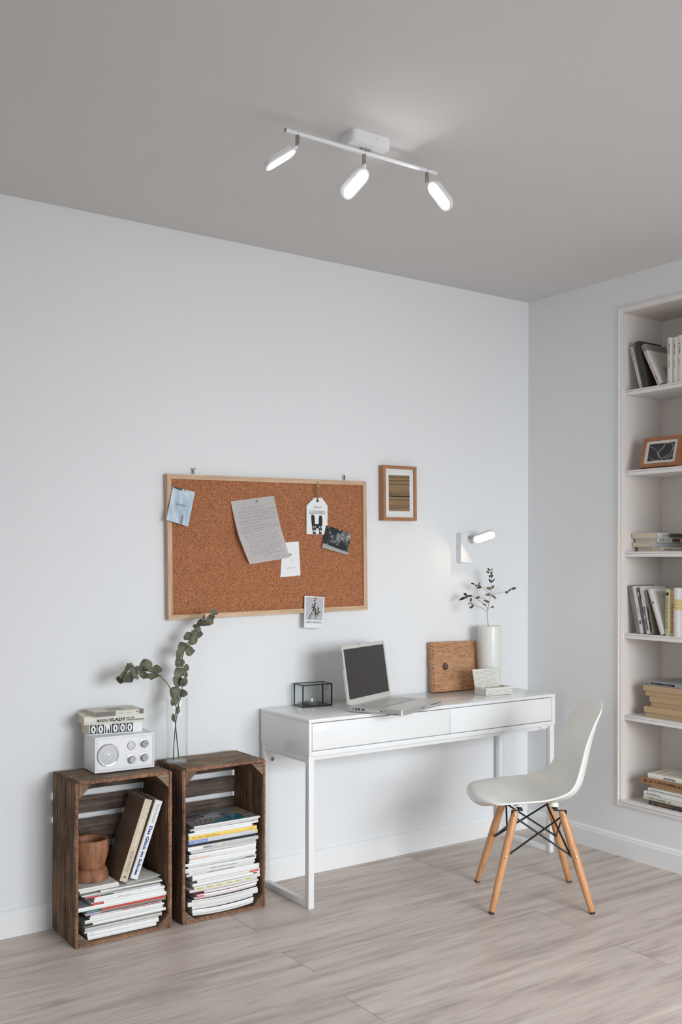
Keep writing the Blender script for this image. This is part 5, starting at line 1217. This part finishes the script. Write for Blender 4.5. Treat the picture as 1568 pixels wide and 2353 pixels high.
# leather album against the wall
def leather():
    m, nt, b_ = _nodes('tan_leather'); L = nt.links.new
    tc = N(nt, 'ShaderNodeTexCoord'); mp = N(nt, 'ShaderNodeMapping'); mp.inputs['Scale'].default_value = (16, 16, 70); mp.inputs['Rotation'].default_value = (0, 0.15, 0); L(tc.outputs['Object'], mp.inputs[0])
    nz = N(nt, 'ShaderNodeTexNoise'); nz.inputs['Scale'].default_value = 2; nz.inputs['Detail'].default_value = 7; nz.inputs['Distortion'].default_value = 0.5; L(mp.outputs[0], nz.inputs[0])
    cr = N(nt, 'ShaderNodeValToRGB'); cr.color_ramp.elements[0].position = 0.30; cr.color_ramp.elements[0].color = c4((0.31, 0.14, 0.065)); cr.color_ramp.elements[1].position = 0.72; cr.color_ramp.elements[1].color = c4((0.60, 0.335, 0.185))
    L(nz.outputs['Fac'], cr.inputs[0]); L(cr.outputs[0], b_.inputs['Base Color']); b_.inputs['Roughness'].default_value = 0.6; b_.inputs['Specular IOR Level'].default_value = 0.3
    bp = N(nt, 'ShaderNodeBump'); bp.inputs['Strength'].default_value = 0.4; bp.inputs['Distance'].default_value = 0.002; L(nz.outputs['Fac'], bp.inputs['Height']); L(bp.outputs[0], b_.inputs['Normal']); return m
LEA = leather()
al = thing('leather_album', 'wrinkled tan leather album tied with a cord and brown button', 'album', (-0.5325, -0.0405, dz+0.0016), (R(-4.2), 0, 0))
AW, AH, AT = 0.280, 0.233, 0.036
rr = random.Random(9)
b = MB()
prof_ = [(-AW/2+0.004, -AT/2), (AW/2, -AT/2), (AW/2, -AT/2+0.004), (-AW/2+0.020, -AT/2+0.0045), (-AW/2+0.010, -AT/2+0.008), (-AW/2+0.006, 0), (-AW/2+0.010, AT/2-0.008), (-AW/2+0.020, AT/2-0.0045), (AW/2, AT/2-0.004), (AW/2, AT/2), (-AW/2+0.004, AT/2), (-AW/2-0.001, AT/2-0.006), (-AW/2-0.004, 0), (-AW/2-0.001, -AT/2+0.006)]
NZ_ = 14; R_ = []
for i in range(NZ_+1):
    z = AH*i/NZ_; wob = 0.0012*math.sin(i*1.3)
    R_.append([b.bm.verts.new((x+wob+rr.uniform(-.0006, .0006), y+rr.uniform(-.0005, .0005), z+(0.0022*math.sin(x*40) if i in (0, NZ_) and i else 0))) for x, y in prof_])
for A, B in zip(R_, R_[1:]): b.bridge(A, B)
b.bm.faces.new(R_[0][::-1]); b.bm.faces.new(R_[-1])
b.build('leather_cover', LEA, al, smooth=50)
# front flap with a ragged free edge
fl = []
for i in range(17):
    z = AH*(0.004+0.992*i/16); fl.append((-AW/2+0.119+0.006*math.sin(i*0.9)+rr.uniform(-0.004, 0.004)+(0.008 if i > 13 else 0)-(0.010 if 9 < i < 13 else 0), z))
b = MB(); A = [b.bm.verts.new((-AW/2+0.002, -AT/2-0.0012, z)) for _, z in fl]; A2 = [b.bm.verts.new((x*0.5-AW/4, -AT/2-0.0022, z)) for x, z in fl]; B = [b.bm.verts.new((x, -AT/2-0.0046-rr.uniform(0, 0.0012), z)) for x, z in fl]; C_ = [b.bm.verts.new((x-0.0010, -AT/2-0.0022, z)) for x, z in fl]
for i in range(16):
    for P_, Q_ in ((A, A2), (A2, B), (B, C_)): b.bm.faces.new((P_[i], Q_[i], Q_[i+1], P_[i+1]))
b.build('leather_flap', LEA, al, smooth=50)
FLAPSH = plain('flap_shadow_brown', (0.13, 0.045, 0.02), 0.8)
MB().tube([(x+0.0008, -AT/2-0.0028, z) for x, z in fl], 0.0015, 5).build('flap_shadow_line', FLAPSH, al)  # dark tube under the flap's free edge, its shadow line put in as colour
MB().box((-AW/2+0.014, -AT/2+0.005, 0.006), (AW/2-0.004, AT/2-0.005, AH-0.006)).build('page_block', PAGES, al, smooth=0)
CORD = plain('pale_cord', (0.56, 0.40, 0.25), 0.8, var=0.1, scale=200)
for k, zz in enumerate((0.118, 0.124)):
    MB().tube(catmull([(-AW/2-0.006, 0, zz), (-AW/2-0.004, -AT/2-0.0015, zz), (-AW/2+0.045, -AT/2-0.0045, zz-0.003*(1-2*k)*0.4), (-AW/2+0.075, -AT/2-0.0075, zz-0.002*(1-2*k)), (-AW/2+0.14, -AT/2-0.0050, zz-0.001), (AW/2-0.01, -AT/2-0.0025, zz+0.010+k*0.002), (AW/2+0.0025, -AT/2-0.0005, zz+0.011+k*0.002), (AW/2+0.003, 0, zz+0.011+k*0.002)], 5), 0.0011, 6).build('cord', CORD, al)
MB().tube(catmull([(-AW/2+0.075, -AT/2-0.006, 0.112), (-AW/2+0.090, -AT/2-0.0045, 0.102), (-AW/2+0.112, -AT/2-0.0042, 0.086)], 5), 0.0010, 6).build('cord', CORD, al)
MB().lathe([(0.0165, 0), (0.0165, 0.002), (0.013, 0.0035), (0.0095, 0.0028), (0.0, 0.0024)], (-AW/2+0.070, -AT/2-0.0050, 0.118), (0, -1, 0), 24, cap1=False).build('button', plain('dark_brown_button', (0.06, 0.022, 0.014), 0.45, var=0.2, scale=150), al)

# white ceramic vase with a twig
CER = plain('white_ceramic', (0.77, 0.765, 0.72), 0.32, var=0.01, scale=8, coat=0.06)
VX, VY = -0.3645, -0.1055
cv = thing('ceramic_vase', 'tall white glazed cylinder vase with a dry twig at the desk corner', 'vase', (VX, VY, dz))
b = MB(); b.lathe([(0.0005, 0), (0.050, 0), (0.0535, 0.003), (0.0550, 0.012), (0.0550, 0.298), (0.0540, 0.305), (0.0520, 0.308), (0.0500, 0.306), (0.0490, 0.298), (0.0490, 0.02), (0.0005, 0.015)], n=48, cap0=False, cap1=False)
b.build('body', CER, cv, smooth=50)
L3=[(-0.365,1.314,-0.38,1.325),(-0.3623,1.314,-0.357,1.325),(-0.3676,1.302,-0.3852,1.311),(-0.3623,1.298,-0.3543,1.312),(-0.3569,1.286,-0.3623,1.302),(-0.3553,1.278,-0.3435,1.292),(-0.3596,1.28,-0.3783,1.291),(-0.3541,1.255,-0.3622,1.275),(-0.3525,1.255,-0.3381,1.274),(-0.4494,1.249,-0.4703,1.252),(-0.431,1.242,-0.452,1.242),(-0.4284,1.244,-0.4153,1.263),(-0.4046,1.234,-0.4205,1.245),(-0.4046,1.232,-0.4336,1.231),(-0.3541,1.225,-0.394,1.231),(-0.3525,1.227,-0.3461,1.243),(-0.2675,1.212,-0.2511,1.226),(-0.2456,1.224,-0.2181,1.229),(-0.2675,1.208,-0.2991,1.208),(-0.362,1.197,-0.4045,1.198),(-0.3567,1.194,-0.3228,1.175),(-0.4909,1.195,-0.5219,1.207),(-0.4597,1.192,-0.4909,1.193),(-0.5013,1.187,-0.5373,1.173),(-0.4909,1.193,-0.5219,1.184),(-0.466,1.183,-0.4742,1.161),(-0.4283,1.187,-0.4545,1.182),(-0.3699,1.161,-0.4098,1.172),(-0.3858,1.144,-0.406,1.155),(-0.4908,1.148,-0.5269,1.139),(-0.4908,1.15,-0.509,1.166),(-0.3565,1.135,-0.3351,1.14),(-0.5167,1.157,-0.5311,1.159)]
TWIG = {'main': [(-0.360, 0.80), (-0.368, 0.95), (-0.375, 1.052), (-0.383, 1.114), (-0.373, 1.145), (-0.359, 1.196), (-0.354, 1.255), (-0.354, 1.29), (-0.37, 1.318)], 'l1': [(-0.384, 1.116), (-0.418, 1.133), (-0.454, 1.144), (-0.488, 1.15), (-0.517, 1.145)],
        'l2': [(-0.378, 1.13), (-0.407, 1.158), (-0.439, 1.178), (-0.46, 1.19), (-0.491, 1.195), (-0.527, 1.184)], 'l3': [(-0.37, 1.163), (-0.407, 1.179), (-0.439, 1.186)], 'l4': [(-0.359, 1.196), (-0.405, 1.232), (-0.434, 1.244), (-0.465, 1.254)],
        'r1': [(-0.359, 1.196), (-0.3, 1.207), (-0.268, 1.214), (-0.224, 1.229)], 'r2': [(-0.378, 1.124), (-0.359, 1.135), (-0.335, 1.139)]}
tw = thing('dry_twig', 'dry twig with small dark leaves in the white vase', 'twig', (-0.360, -0.1055, 0.80))
b = MB()
yd = {'main': 0, 'l1': -0.030, 'l2': 0.025, 'l3': -0.015, 'l4': 0.020, 'r1': -0.030, 'r2': 0.015}
for k, P in TWIG.items():
    n = len(P); b.tube(catmull([(x+0.360, yd[k]*i/(n-1), z-0.80) for i, (x, z) in enumerate(P)], 4), 0.0016 if k == 'main' else 0.0009, 6, r1=0.0006)
b.build('stem', plain('dark_twig', (0.055, 0.035, 0.028), 0.7, var=0.2), tw)
LD = leafmat('dry_leaf_dark', (0.030, 0.028, 0.020), (0.095, 0.085, 0.055)); LG_ = leafmat('dry_leaf_gold', (0.12, 0.09, 0.05), (0.28, 0.215, 0.13))
rb = random.Random(12); bs = [MB(), MB()]
for i, (x0, z0, x1, z1) in enumerate(L3):
    br = 'l2' if x0 < -0.43 and 1.16 < z0 < 1.21 else 'l4' if x0 < -0.39 and z0 > 1.22 else 'r1' if x0 > -0.3 else 'l1' if z0 < 1.16 and x0 < -0.47 else 'main'
    yy = yd[br]*0.8; p = Vector((x0+0.36, yy, z0-0.8)); q = Vector((x1+0.36, yy+rb.uniform(-0.012, 0.012), z1-0.8)); d = q-p
    leaf(bs[1 if i in (10, 14, 19, 20, 27, 28, 30) else 0], p, q, (-d.z, rb.uniform(-0.012, 0.012), d.x), 0.006+0.22*d.length*rb.uniform(0.75, 1.1), rb.uniform(-0.3, 0.3), 6)
bs[0].build('dark_leaves', LD, tw, smooth=60); bs[1].build('golden_leaves', LG_, tw, smooth=60)

# white wicker box with open lid
def wicker_mat():
    return plain('white_wicker', (0.76, 0.745, 0.69), 0.6, var=0.10, scale=90)
WIC = wicker_mat(); WSH = plain('wicker_gap', (0.30, 0.27, 0.22), 0.9)
wk = thing('wicker_box', 'small white wicker box with its lid open beside the white vase', 'box', (-0.4600, -0.2330, dz), (0, 0, R(-2)))
ww, wd_, wh = 0.156, 0.080, 0.034
def weave(b, o, d, u, L, H, rows, ribs, r=0.0021):
    """woven panel: strands along d with in-out waves over ribs"""
    o = Vector(o); d = Vector(d); u = Vector(u); n = d.cross(u).normalized()
    for j in range(rows):
        ph = j % 2; pts = []
        m_ = ribs*4
        for i in range(m_+1):
            t = i/m_; pts.append(o+d*L*t+u*(H*(j+0.5)/rows)+n*0.0016*math.sin(math.pi*(t*ribs+ph)))
        b.tube(pts, min(r, H/rows*0.5), 6)
    for i in range(ribs+1):
        p = o+d*(L*min(max((i)/ribs, 0.012), 0.988)); b.tube([p, p+u*H], 0.0015, 5)
bodyb = MB()
for (o_, d_, L_, nr) in (((-ww/2, -wd_/2, 0), (1, 0, 0), ww, 6), ((-ww/2, wd_/2, 0), (1, 0, 0), ww, 8), ((-ww/2, -wd_/2, 0), (0, 1, 0), wd_, 4), ((ww/2, -wd_/2, 0), (0, 1, 0), wd_, 3)):
    weave(bodyb, o_, d_, (0, 0, 1), L_, wh-0.002, 5, nr, 0.0031)
ring = rrect(ww+0.001, wd_+0.001, 0.004, 3); bodyb.tube([(x, y, wh-0.001) for x, y in ring], 0.0024, 6, closed=True)
bodyb.build('basket', WIC, wk, smooth=60)
MB().box((-ww/2+0.001, -wd_/2+0.001, 0.0005), (ww/2-0.001, wd_/2-0.001, 0.003)).build('basket_floor', WIC, wk, smooth=0)
b = MB()
for s_ in (-1, 1): b.box((-ww/2+0.0022, s_*(wd_/2-0.0026)-0.0003, 0.002), (ww/2-0.0022, s_*(wd_/2-0.0026)+0.0003, wh-0.003)); b.box((s_*(ww/2-0.0026)-0.0003, -wd_/2+0.0025, 0.002), (s_*(ww/2-0.0026)+0.0003, wd_/2-0.0025, wh-0.003))
b.build('basket_lining', plain('wicker_inner', (0.50, 0.46, 0.38), 0.9), wk, smooth=0)
lb = MB(); tilt = 14
u_ = Vector((0, math.sin(R(tilt)), math.cos(R(tilt))))
weave(lb, (-ww/2, wd_/2+0.001, wh+0.001), (1, 0, 0), u_, ww, 0.078, 12, 7, 0.0031)
e0 = Vector((-ww/2, wd_/2+0.001, wh+0.001)); dx_ = Vector((1, 0, 0))
lb.tube([e0, e0+u_*0.079, e0+u_*0.079+dx_*ww, e0+dx_*ww], 0.0024, 6, closed=True)
lb.build('lid', WIC, wk, smooth=60)
for xx in (-0.055, 0.0, 0.050):
    MB().tube([(xx+0.005*math.cos(R(a)), wd_/2, wh+0.001+0.005*math.sin(R(a))) for a in range(0, 360, 30)], 0.0010, 5, closed=True).build('hinge_loop', WIC, wk)

# ================================================================== NICHE SHELVES
BX_ = 0.030
SZ = [z+0.0003 for z in SHELF_Z]
def up(label, shelf, y, lean, H, D, T, cov, grp, x=BX_, pages=None, rnd=True, hard=True): return book(label, stand(x, y, SZ[shelf]+T*math.sin(R(lean)), lean), H, D, T, cov, pages, grp, hard, rnd=rnd)
G1 = 'upright books on the top niche shelf'
# leaning left: the base corner used is the +y side bottom edge
LW = colm((206, 203, 195), .45)
o = up('thin white leaning book nearest the niche side on the top shelf', 0, -0.6885, 16, 0.205, 0.150, 0.0145, LW, G1, rnd=False)
spine_text(o, '~14', 0.205, 0.0145, 0.62, 0.95, colm((170, 70, 60)), down=True, bulge=0.0008); spine_text(o, '~6', 0.205, 0.0145, 0.04, 0.16, INKG, down=True, bulge=0.0008); spine_text(o, '~16', 0.205, 0.0145, 0.28, 0.58, INKG, down=True, bulge=0.0008, hfrac=0.3)
o = up('dark charcoal leaning book with a black side on the top shelf', 0, -0.7235, 14.2, 0.222, 0.160, 0.0255, colm((62, 60, 58), .5), G1)
spine_text(o, '~7', 0.222, 0.0255, 0.20, 0.36, INK, down=True, bulge=0.0052, hfrac=0.3)
o = up('white leaning book with grey top band and red title on the top shelf', 0, -0.7970, 26.0, 0.213, 0.150, 0.0250, colm((214, 211, 204), .45), G1)
H_ = 0.213; T_ = 0.0250
gb = colm((140, 136, 134), .5)
spine_wrap(o, H_*0.83, H_+0.0004, 0.1495, T_, gb, 'grey_band')
spine_band(o, H_*0.90, H_*0.925, T_*0.25, T_*0.75, colm((170, 60, 62)), y=-0.0048, name='red_mark')
text('spine_lettering', '~13', (H_*0.80, -0.0058, T_*0.62), (-1, 0, 0), (0, 0, -1), H_*0.33, T_*0.30, INKG, o); text('spine_lettering', '~17', (H_*0.44, -0.0058, T_*0.66), (-1, 0, 0), (0, 0, -1), H_*0.40, T_*0.36, colm((176, 60, 62)), o, bold=1)
for i in range(13):
    if i in (4, 8): continue
    MB().box((0.020+i*0.0058, 0.055, -0.0008), (0.0225+i*0.0058, 0.135-0.006*((i*7) % 3), -0.0002)).build('cover_lettering', colm((176, 96, 84)) if i == 7 else INKG, o, smooth=0)
# the three matching white volumes
OG = colm((206, 112, 72))
first = None
TRI = [(-0.8530, 'left'), (-0.8800, 'middle'), (-0.9075, 'right')]
for k, (y, nm_) in enumerate(TRI):
    lab_ = '%s of the three matching white books with orange lettering on the top shelf' % ('leftmost' if k == 0 else nm_)
    H_ = (0.205, 0.202, 0.206)[k]; T_ = (0.0275, 0.0245, 0.0265)[k]
    o = up(lab_, 0, y, 0, H_, 0.155, T_, colm((222, 220, 210), .4), G1)
    text('spine_lettering', '~11', (H_*0.50, -0.0056, T_*0.64), (-1, 0, 0), (0, 0, -1), H_*0.16, T_*0.26, OG, o); text('spine_lettering', '~13', (H_*0.86, -0.0056, T_*0.66), (-1, 0, 0), (0, 0, -1), H_*0.25, T_*0.30, INK, o, bold=0.8); text('spine_lettering', '~3', (H_*0.93, -0.0056, T_*0.64), (-1, 0, 0), (0, 0, -1), H_*0.04, T_*0.28, OG, o)
o = up('white book with black figures right of the three matching volumes', 0, -0.9345, 0, 0.204, 0.150, 0.0260, colm((214, 208, 196), .4), G1)
spine_text(o, '~7', 0.204, 0.026, 0.08, 0.22, colm((176, 60, 62)), down=True); MB().ball((0.165, -0.003, 0.020), 0.008, 10, (1, 0.35, 1)).build('printed_dot', INK, o); MB().box((0.190, -0.0055, 0.004), (0.204, -0.0030, 0.022)).build('printed_bar', INK, o, smooth=0)

# small frame leaning on the second shelf
fr = thing('small_picture_frame', 'small brown frame with white line drawing on black leaning on the niche shelf', 'picture', mat=Matrix.Translation((0.022, -0.7900, SZ[1]+0.0035)) @ Matrix.Rotation(R(-90), 4, 'Z') @ Matrix.Rotation(R(-14), 4, 'X'))
FW, FH = 0.205, 0.140
OAK = wood('brown_frame', (0.30, 0.115, 0.045), (0.42, 0.185, 0.08), (4, 4, 4), rough=0.45, bump=0.05, scale=6)
def mitre2(parent, W_, H_, fw, y0, y1, m_):
    for side in range(4):
        P = [[(-W_/2, H_), (W_/2, H_), (W_/2-fw, H_-fw), (-W_/2+fw, H_-fw)], [(-W_/2, 0), (-W_/2+fw, fw), (W_/2-fw, fw), (W_/2, 0)], [(-W_/2, 0), (-W_/2, H_), (-W_/2+fw, H_-fw), (-W_/2+fw, fw)], [(W_/2, 0), (W_/2-fw, fw), (W_/2-fw, H_-fw), (W_/2, H_)]][side]
        b = MB(); A = [b.bm.verts.new((x, y0, z)) for x, z in P]; B = [b.bm.verts.new((x, y1, z)) for x, z in P]
        b.bridge(A, B); b.bm.faces.new(A); b.bm.faces.new(B); b.bevel(0.001, 2, 30); b.build('frame_rail', m_, parent)
mitre2(fr, FW, FH, 0.0165, -0.012, 0.012, OAK)
MB().box((-FW/2+0.014, -0.006, 0.014), (FW/2-0.014, -0.004, FH-0.014)).build('mount', plain('mount_cream', (0.70, 0.70, 0.64), 0.8), fr, smooth=0)
MB().box((-0.0680, -0.0068, 0.029), (0.0680, -0.006, 0.110)).build('print', plain('print_charcoal', (0.028, 0.028, 0.028), 0.6), fr, smooth=0)
b = MB()
for P in ([(-0.068, 0.100), (-0.045, 0.092), (-0.020, 0.068), (-0.006, 0.045), (0.012, 0.032)], [(-0.068, 0.056), (-0.050, 0.042), (-0.030, 0.034), (0.0, 0.031)], [(0.012, 0.108), (0.010, 0.092), (-0.010, 0.074), (-0.012, 0.060), (0.010, 0.036)], [(0.020, 0.108), (0.048, 0.108), (0.060, 0.092), (0.056, 0.066), (0.030, 0.046), (0.008, 0.038)], [(0.068, 0.056), (0.050, 0.042), (0.030, 0.034)]):
    for off in (0, 0.0045): b.tube(catmull([(x+off*0.7, -0.0070, z-off*0.6) for x, z in P], 5), 0.0005, 4)
b.build('printed_lines', plain('print_white', (0.6, 0.6, 0.58), 0.6), fr, smooth=0)
o = book('thin white book leaning behind the right side of the small brown frame', Matrix.Translation((0.060, -0.905, SZ[1])) @ Matrix.Rotation(R(22), 4, 'X') @ BASE_UP, 0.19, 0.13, 0.014, colm((208, 205, 198)), None, None, rnd=False)

# third shelf: four books lying flat, spines towards the viewer's right
G3 = 'books lying flat on the third niche shelf'
z = SZ[2]
for i, (lk, y, x, L_, D_, T_, cov, tx) in enumerate((('cream book', -0.750, 0.075, 0.20, 0.125, 0.0205, (208, 202, 184), '~15'), ('pale grey-blue book', -0.722, 0.060, 0.21, 0.125, 0.0205, (196, 200, 204), ''), ('white book', -0.742, 0.070, 0.20, 0.128, 0.0200, (216, 214, 210), '~8'), ('white-spined book', -0.752, 0.055, 0.22, 0.145, 0.0235, (212, 210, 206), '~7'))):
    D_ = min(D_, -0.606-y)
    o = book('%s lying flat, %s in the third shelf pile' % (lk, ('lowest', 'second from the bottom', 'third from the bottom', 'topmost')[i]), lie(x, y, z, 0), L_, D_, T_, colm(cov, .4), PAGES, G3)
    if tx: text('spine_lettering', tx, (0.03, -0.0050, T_*0.3), (1, 0, 0), (0, 0, 1), 0.06, T_*0.42, INKG, o)
    if i == 2: MB().ball((0.018, -0.0042, T_*0.5), 0.004, 10, (1, 0.3, 1)).build('emblem', INK, o); spine_band(o, 0.105, 0.16, 0.002, T_-0.002, colm((110, 70, 50)), y=-0.0042)
    if i == 3: spine_band(o, 0.085, 0.22, 0.003, T_-0.003, colm((80, 74, 70)), y=-0.0045)
    z += T_+0.0002

# fourth shelf: row of books
G4 = 'upright books on the fourth niche shelf'
def sh4(label, y, lean, H, D, T, cov, **k): return up(label, 3, y, lean, H, D, T, colm(cov, .45), G4, **k)
o = sh4('grey-brown book first from the niche side on the fourth shelf', -0.6800, 13.0, 0.223, 0.165, 0.0195, (140, 132, 122), rnd=False)
spine_text(o, 'o', 0.223, 0.0195, 0.85, 0.89, INK, down=True, bulge=0.0008); spine_text(o, '~20', 0.223, 0.0195, 0.14, 0.48, INKG, down=True, bulge=0.0008, hfrac=0.3)
o = sh4('white book with a curly black letter second from the niche side', -0.7000, 12.5, 0.220, 0.160, 0.0185, (214, 212, 208), rnd=False)
spine_text(o, 'G', 0.220, 0.0185, 0.20, 0.27, INK, bulge=0.0008, bold=1.5, hfrac=0.7); spine_text(o, '~12', 0.220, 0.0185, 0.38, 0.56, INKG, down=True, bulge=0.0008, hfrac=0.3)
o = sh4('thin dark grey book between two white ones on the fourth shelf', -0.7145, 12.3, 0.210, 0.150, 0.0130, (92, 92, 96), rnd=False)
spine_band(o, 0.175, 0.192, 0.002, 0.011, colm((170, 170, 172)))
o = sh4('white book with bold black lettering on the fourth shelf', -0.7360, 11.2, 0.217, 0.165, 0.0190, (216, 213, 212), rnd=False)
spine_text(o, 'Eckhard Henscheid', 0.217, 0.019, 0.08, 0.58, INK, down=True, bulge=0.0008, bold=1.6, hfrac=0.62); spine_text(o, '~13', 0.217, 0.019, 0.60, 0.92, plain('pale_ink', (0.55, 0.56, 0.57), 0.8), down=True, bulge=0.0008, hfrac=0.5)
o = sh4('thin brown-grey case with black strips behind the leaning white book', -0.7510, 11.0, 0.200, 0.150, 0.0130, (132, 122, 112), rnd=False)
spine_band(o, 0.015, 0.060, 0.003, 0.010, INK); spine_band(o, 0.065, 0.125, 0.003, 0.010, INK)
o = sh4('white leaning book with text lines on its cover on the fourth shelf', -0.8150, 19.5, 0.212, 0.155, 0.0240, (216, 214, 212))
for i in range(8):
    MB().box((0.085+i*0.0125+(i > 5)*0.01, 0.055, -0.0008), (0.0885+i*0.0125+(i > 5)*0.01, 0.150-0.008*(i % 3), -0.0002)).build('cover_lettering', colm((150, 148, 146)), o, smooth=0)
MB().ball((0.150, -0.0042, 0.012), 0.0045, 10, (1, 0.3, 1)).build('emblem', INK, o)
o = sh4('pale green book with a black round emblem on the fourth shelf', -0.8435, 0.0, 0.207, 0.150, 0.0255, (206, 204, 160))
text('spine_lettering', 'WENN WIR DIE WELT BAUEN', (0.207*0.83, -0.0056, 0.0165), (-1, 0, 0), (0, 0, -1), 0.207*0.68, 0.0075, colm((70, 70, 44)), o, bold=0.5); MB().ball((0.207*0.90, -0.0050, 0.0127), 0.0085, 14, (1, 0.2, 1)).build('emblem', colm((50, 52, 36)), o); spine_wrap(o, 0.0185, 0.0198, 0.02, 0.0255, colm((120, 118, 86)))
o = sh4('tan book with dark lettering beside the pale green book', -0.8680, 0.0, 0.203, 0.150, 0.0235, (200, 164, 122))
text('spine_lettering', 'ZWISCHEN HELL UND DUNKEL', (0.203*0.72, -0.0056, 0.0155), (-1, 0, 0), (0, 0, -1), 0.203*0.66, 0.0080, colm((70, 44, 24)), o, bold=0.8); text('spine_lettering', '~9', (0.203*0.92, -0.0056, 0.0145), (-1, 0, 0), (0, 0, -1), 0.203*0.16, 0.0045, colm((110, 70, 40)), o)
o = sh4('white book with a patterned yellow band on the fourth shelf', -0.9010, 0.0, 0.215, 0.155, 0.0320, (226, 224, 222), x=0.022)
spine_wrap(o, 0.118, 0.165, 0.10, 0.032, colm((214, 196, 140)))
for zz in (0.006, 0.026):
    for xx in (0.127, 0.1415, 0.156): MB().ball((xx, -0.0056, zz), 0.0016, 8, (1, 0.4, 1)).build('printed_dot', INK, o)

# fifth shelf: linen volumes with a grey one on top
G5 = 'linen-bound volumes on the lowest inset shelf'
def linen():
    m, nt, b_ = _nodes('linen_cloth'); L = nt.links.new
    tc = N(nt, 'ShaderNodeTexCoord'); nz = N(nt, 'ShaderNodeTexNoise'); nz.inputs['Scale'].default_value = 420; nz.inputs['Detail'].default_value = 3; L(tc.outputs['Object'], nz.inputs[0])
    oi = N(nt, 'ShaderNodeObjectInfo'); cr = N(nt, 'ShaderNodeValToRGB'); cr.color_ramp.elements[0].position = 0.3; cr.color_ramp.elements[0].color = c4((0.36, 0.235, 0.125)); cr.color_ramp.elements[1].position = 0.7; cr.color_ramp.elements[1].color = c4((0.62, 0.455, 0.28))
    L(nz.outputs['Fac'], cr.inputs[0]); hs = N(nt, 'ShaderNodeHueSaturation'); mm = N(nt, 'ShaderNodeMath', operation='MULTIPLY_ADD'); mm.inputs[1].default_value = 0.16; mm.inputs[2].default_value = 0.92
    L(oi.outputs['Random'], mm.inputs[0]); L(mm.outputs[0], hs.inputs['Value']); L(cr.outputs[0], hs.inputs['Color']); L(hs.outputs[0], b_.inputs['Base Color']); b_.inputs['Roughness'].default_value = 0.9; return m
LIN = linen(); z = SZ[4]
for i, (y, T_, x) in enumerate(((-0.7000, 0.0225, 0.045), (-0.6930, 0.0252, 0.040), (-0.7280, 0.0232, 0.047), (-0.7220, 0.0248, 0.043), (-0.6965, 0.0225, 0.047), (-0.6870, 0.0245, 0.042))):
    o = book('tan linen-bound volume, %s of the linen stack' % ('lowest', 'second from the bottom', 'third from the bottom', 'fourth from the bottom', 'fifth from the bottom', 'topmost')[i], lie_niche(x, y, z, 0), 0.33, 0.20, T_, LIN, PAGES, G5, rnd=False, board=0.003)
    z += T_+0.0002
o = book('flat grey case with two black labels on top of the linen volumes', lie_niche(0.046, -0.716, z, 0), 0.31, 0.19, 0.0215, colm((150, 150, 150), .35), PAGESW, None, rnd=False, cat='case', name='media_case')
spine_band(o, 0.012, 0.070, 0.006, 0.015, INK, name='black_label'); spine_band(o, 0.074, 0.140, 0.006, 0.015, INK, name='black_label')
text('label_lettering', '~14', (0.018, -0.0012, 0.0085), (1, 0, 0), (0, 0, 1), 0.040, 0.0035, W2, o); text('label_lettering', '~14', (0.082, -0.0012, 0.0085), (1, 0, 0), (0, 0, 1), 0.040, 0.0035, W2, o)

# bottom of the niche: pile of books
G6 = 'books piled at the bottom of the niche'
z = NZ0+0.0065
BT = [('dark charcoal book with gold lettering', -0.7370, 0.0200, (66, 60, 58), 0.022, '~17', (150, 112, 60), 0.06, 0.42), ('cream book with small print', -0.7080, 0.0178, (206, 200, 184), 0.020, '~22', (90, 86, 70), 0.08, 0.50),
      ('white book with grey script lettering', -0.7115, 0.0195, (222, 222, 222), 0.020, 'Handarbeiten', (70, 84, 104), 0.05, 0.30), ('thin white book with small black lettering', -0.7330, 0.0175, (224, 222, 220), 0.021, 'Puppenhaus 2 Französische Porzellanpuppen', (60, 54, 56), 0.03, 0.95),
      ('thin tan book', -0.7440, 0.0150, (176, 152, 116), 0.025, '', (0, 0, 0), 0, 0), ('brown book with dark lettering', -0.6985, 0.0295, (160, 120, 84), 0.016, '~26', (84, 58, 36), 0.05, 0.78), ('white book with rounded spine and printed cover', -0.7350, 0.0215, (226, 222, 210), 0.018, 'WAR DAS ALLES', (30, 28, 28), 0.36, 0.62)]
for i, (lk, y, T_, rgb, x, tx, trgb, ta, tb) in enumerate(BT):
    L_ = 0.30 if i != 6 else 0.235
    o = book('%s, %s in the niche bottom pile' % (lk, ('lowest', 'second from the bottom', 'third from the bottom', 'fourth from the bottom', 'fifth from the bottom', 'second from the top', 'topmost')[i]), lie_niche(x, y, z, 2 if i == 6 else 0), L_, 0.20 if i not in (6,) else 0.155, T_, colm(rgb, .45), PAGESW, G6, rnd=i not in (4, 5), board=0.002)
    if tx: spine_text(o, tx, L_, T_, ta, tb, colm(trgb), flip=(i != 0), hfrac=0.45, bulge=min(0.18*T_, 0.006)+0.0006 if i not in (4, 5) else 0.0008, bold=1.2 if i == 6 else 0)
    if i == 0: pass
    if i == 2: spine_band(o, 0.185, 0.30, 0.004, 0.010, colm((190, 60, 50)), y=-0.0036, name='red_mark') if False else None
    if i == 6:
        for k in range(6): MB().box((0.07+0.006*k, 0.035+k*0.016, T_), (0.19, 0.038+k*0.016, T_+0.0004)).build('cover_lettering', colm((150, 140, 128)), o, smooth=0)
        MB().box((0.03, 0.02, T_), (0.037, 0.13, T_+0.0004)).build('cover_lettering', colm((196, 140, 104)), o, smooth=0)
    z += T_+0.0002
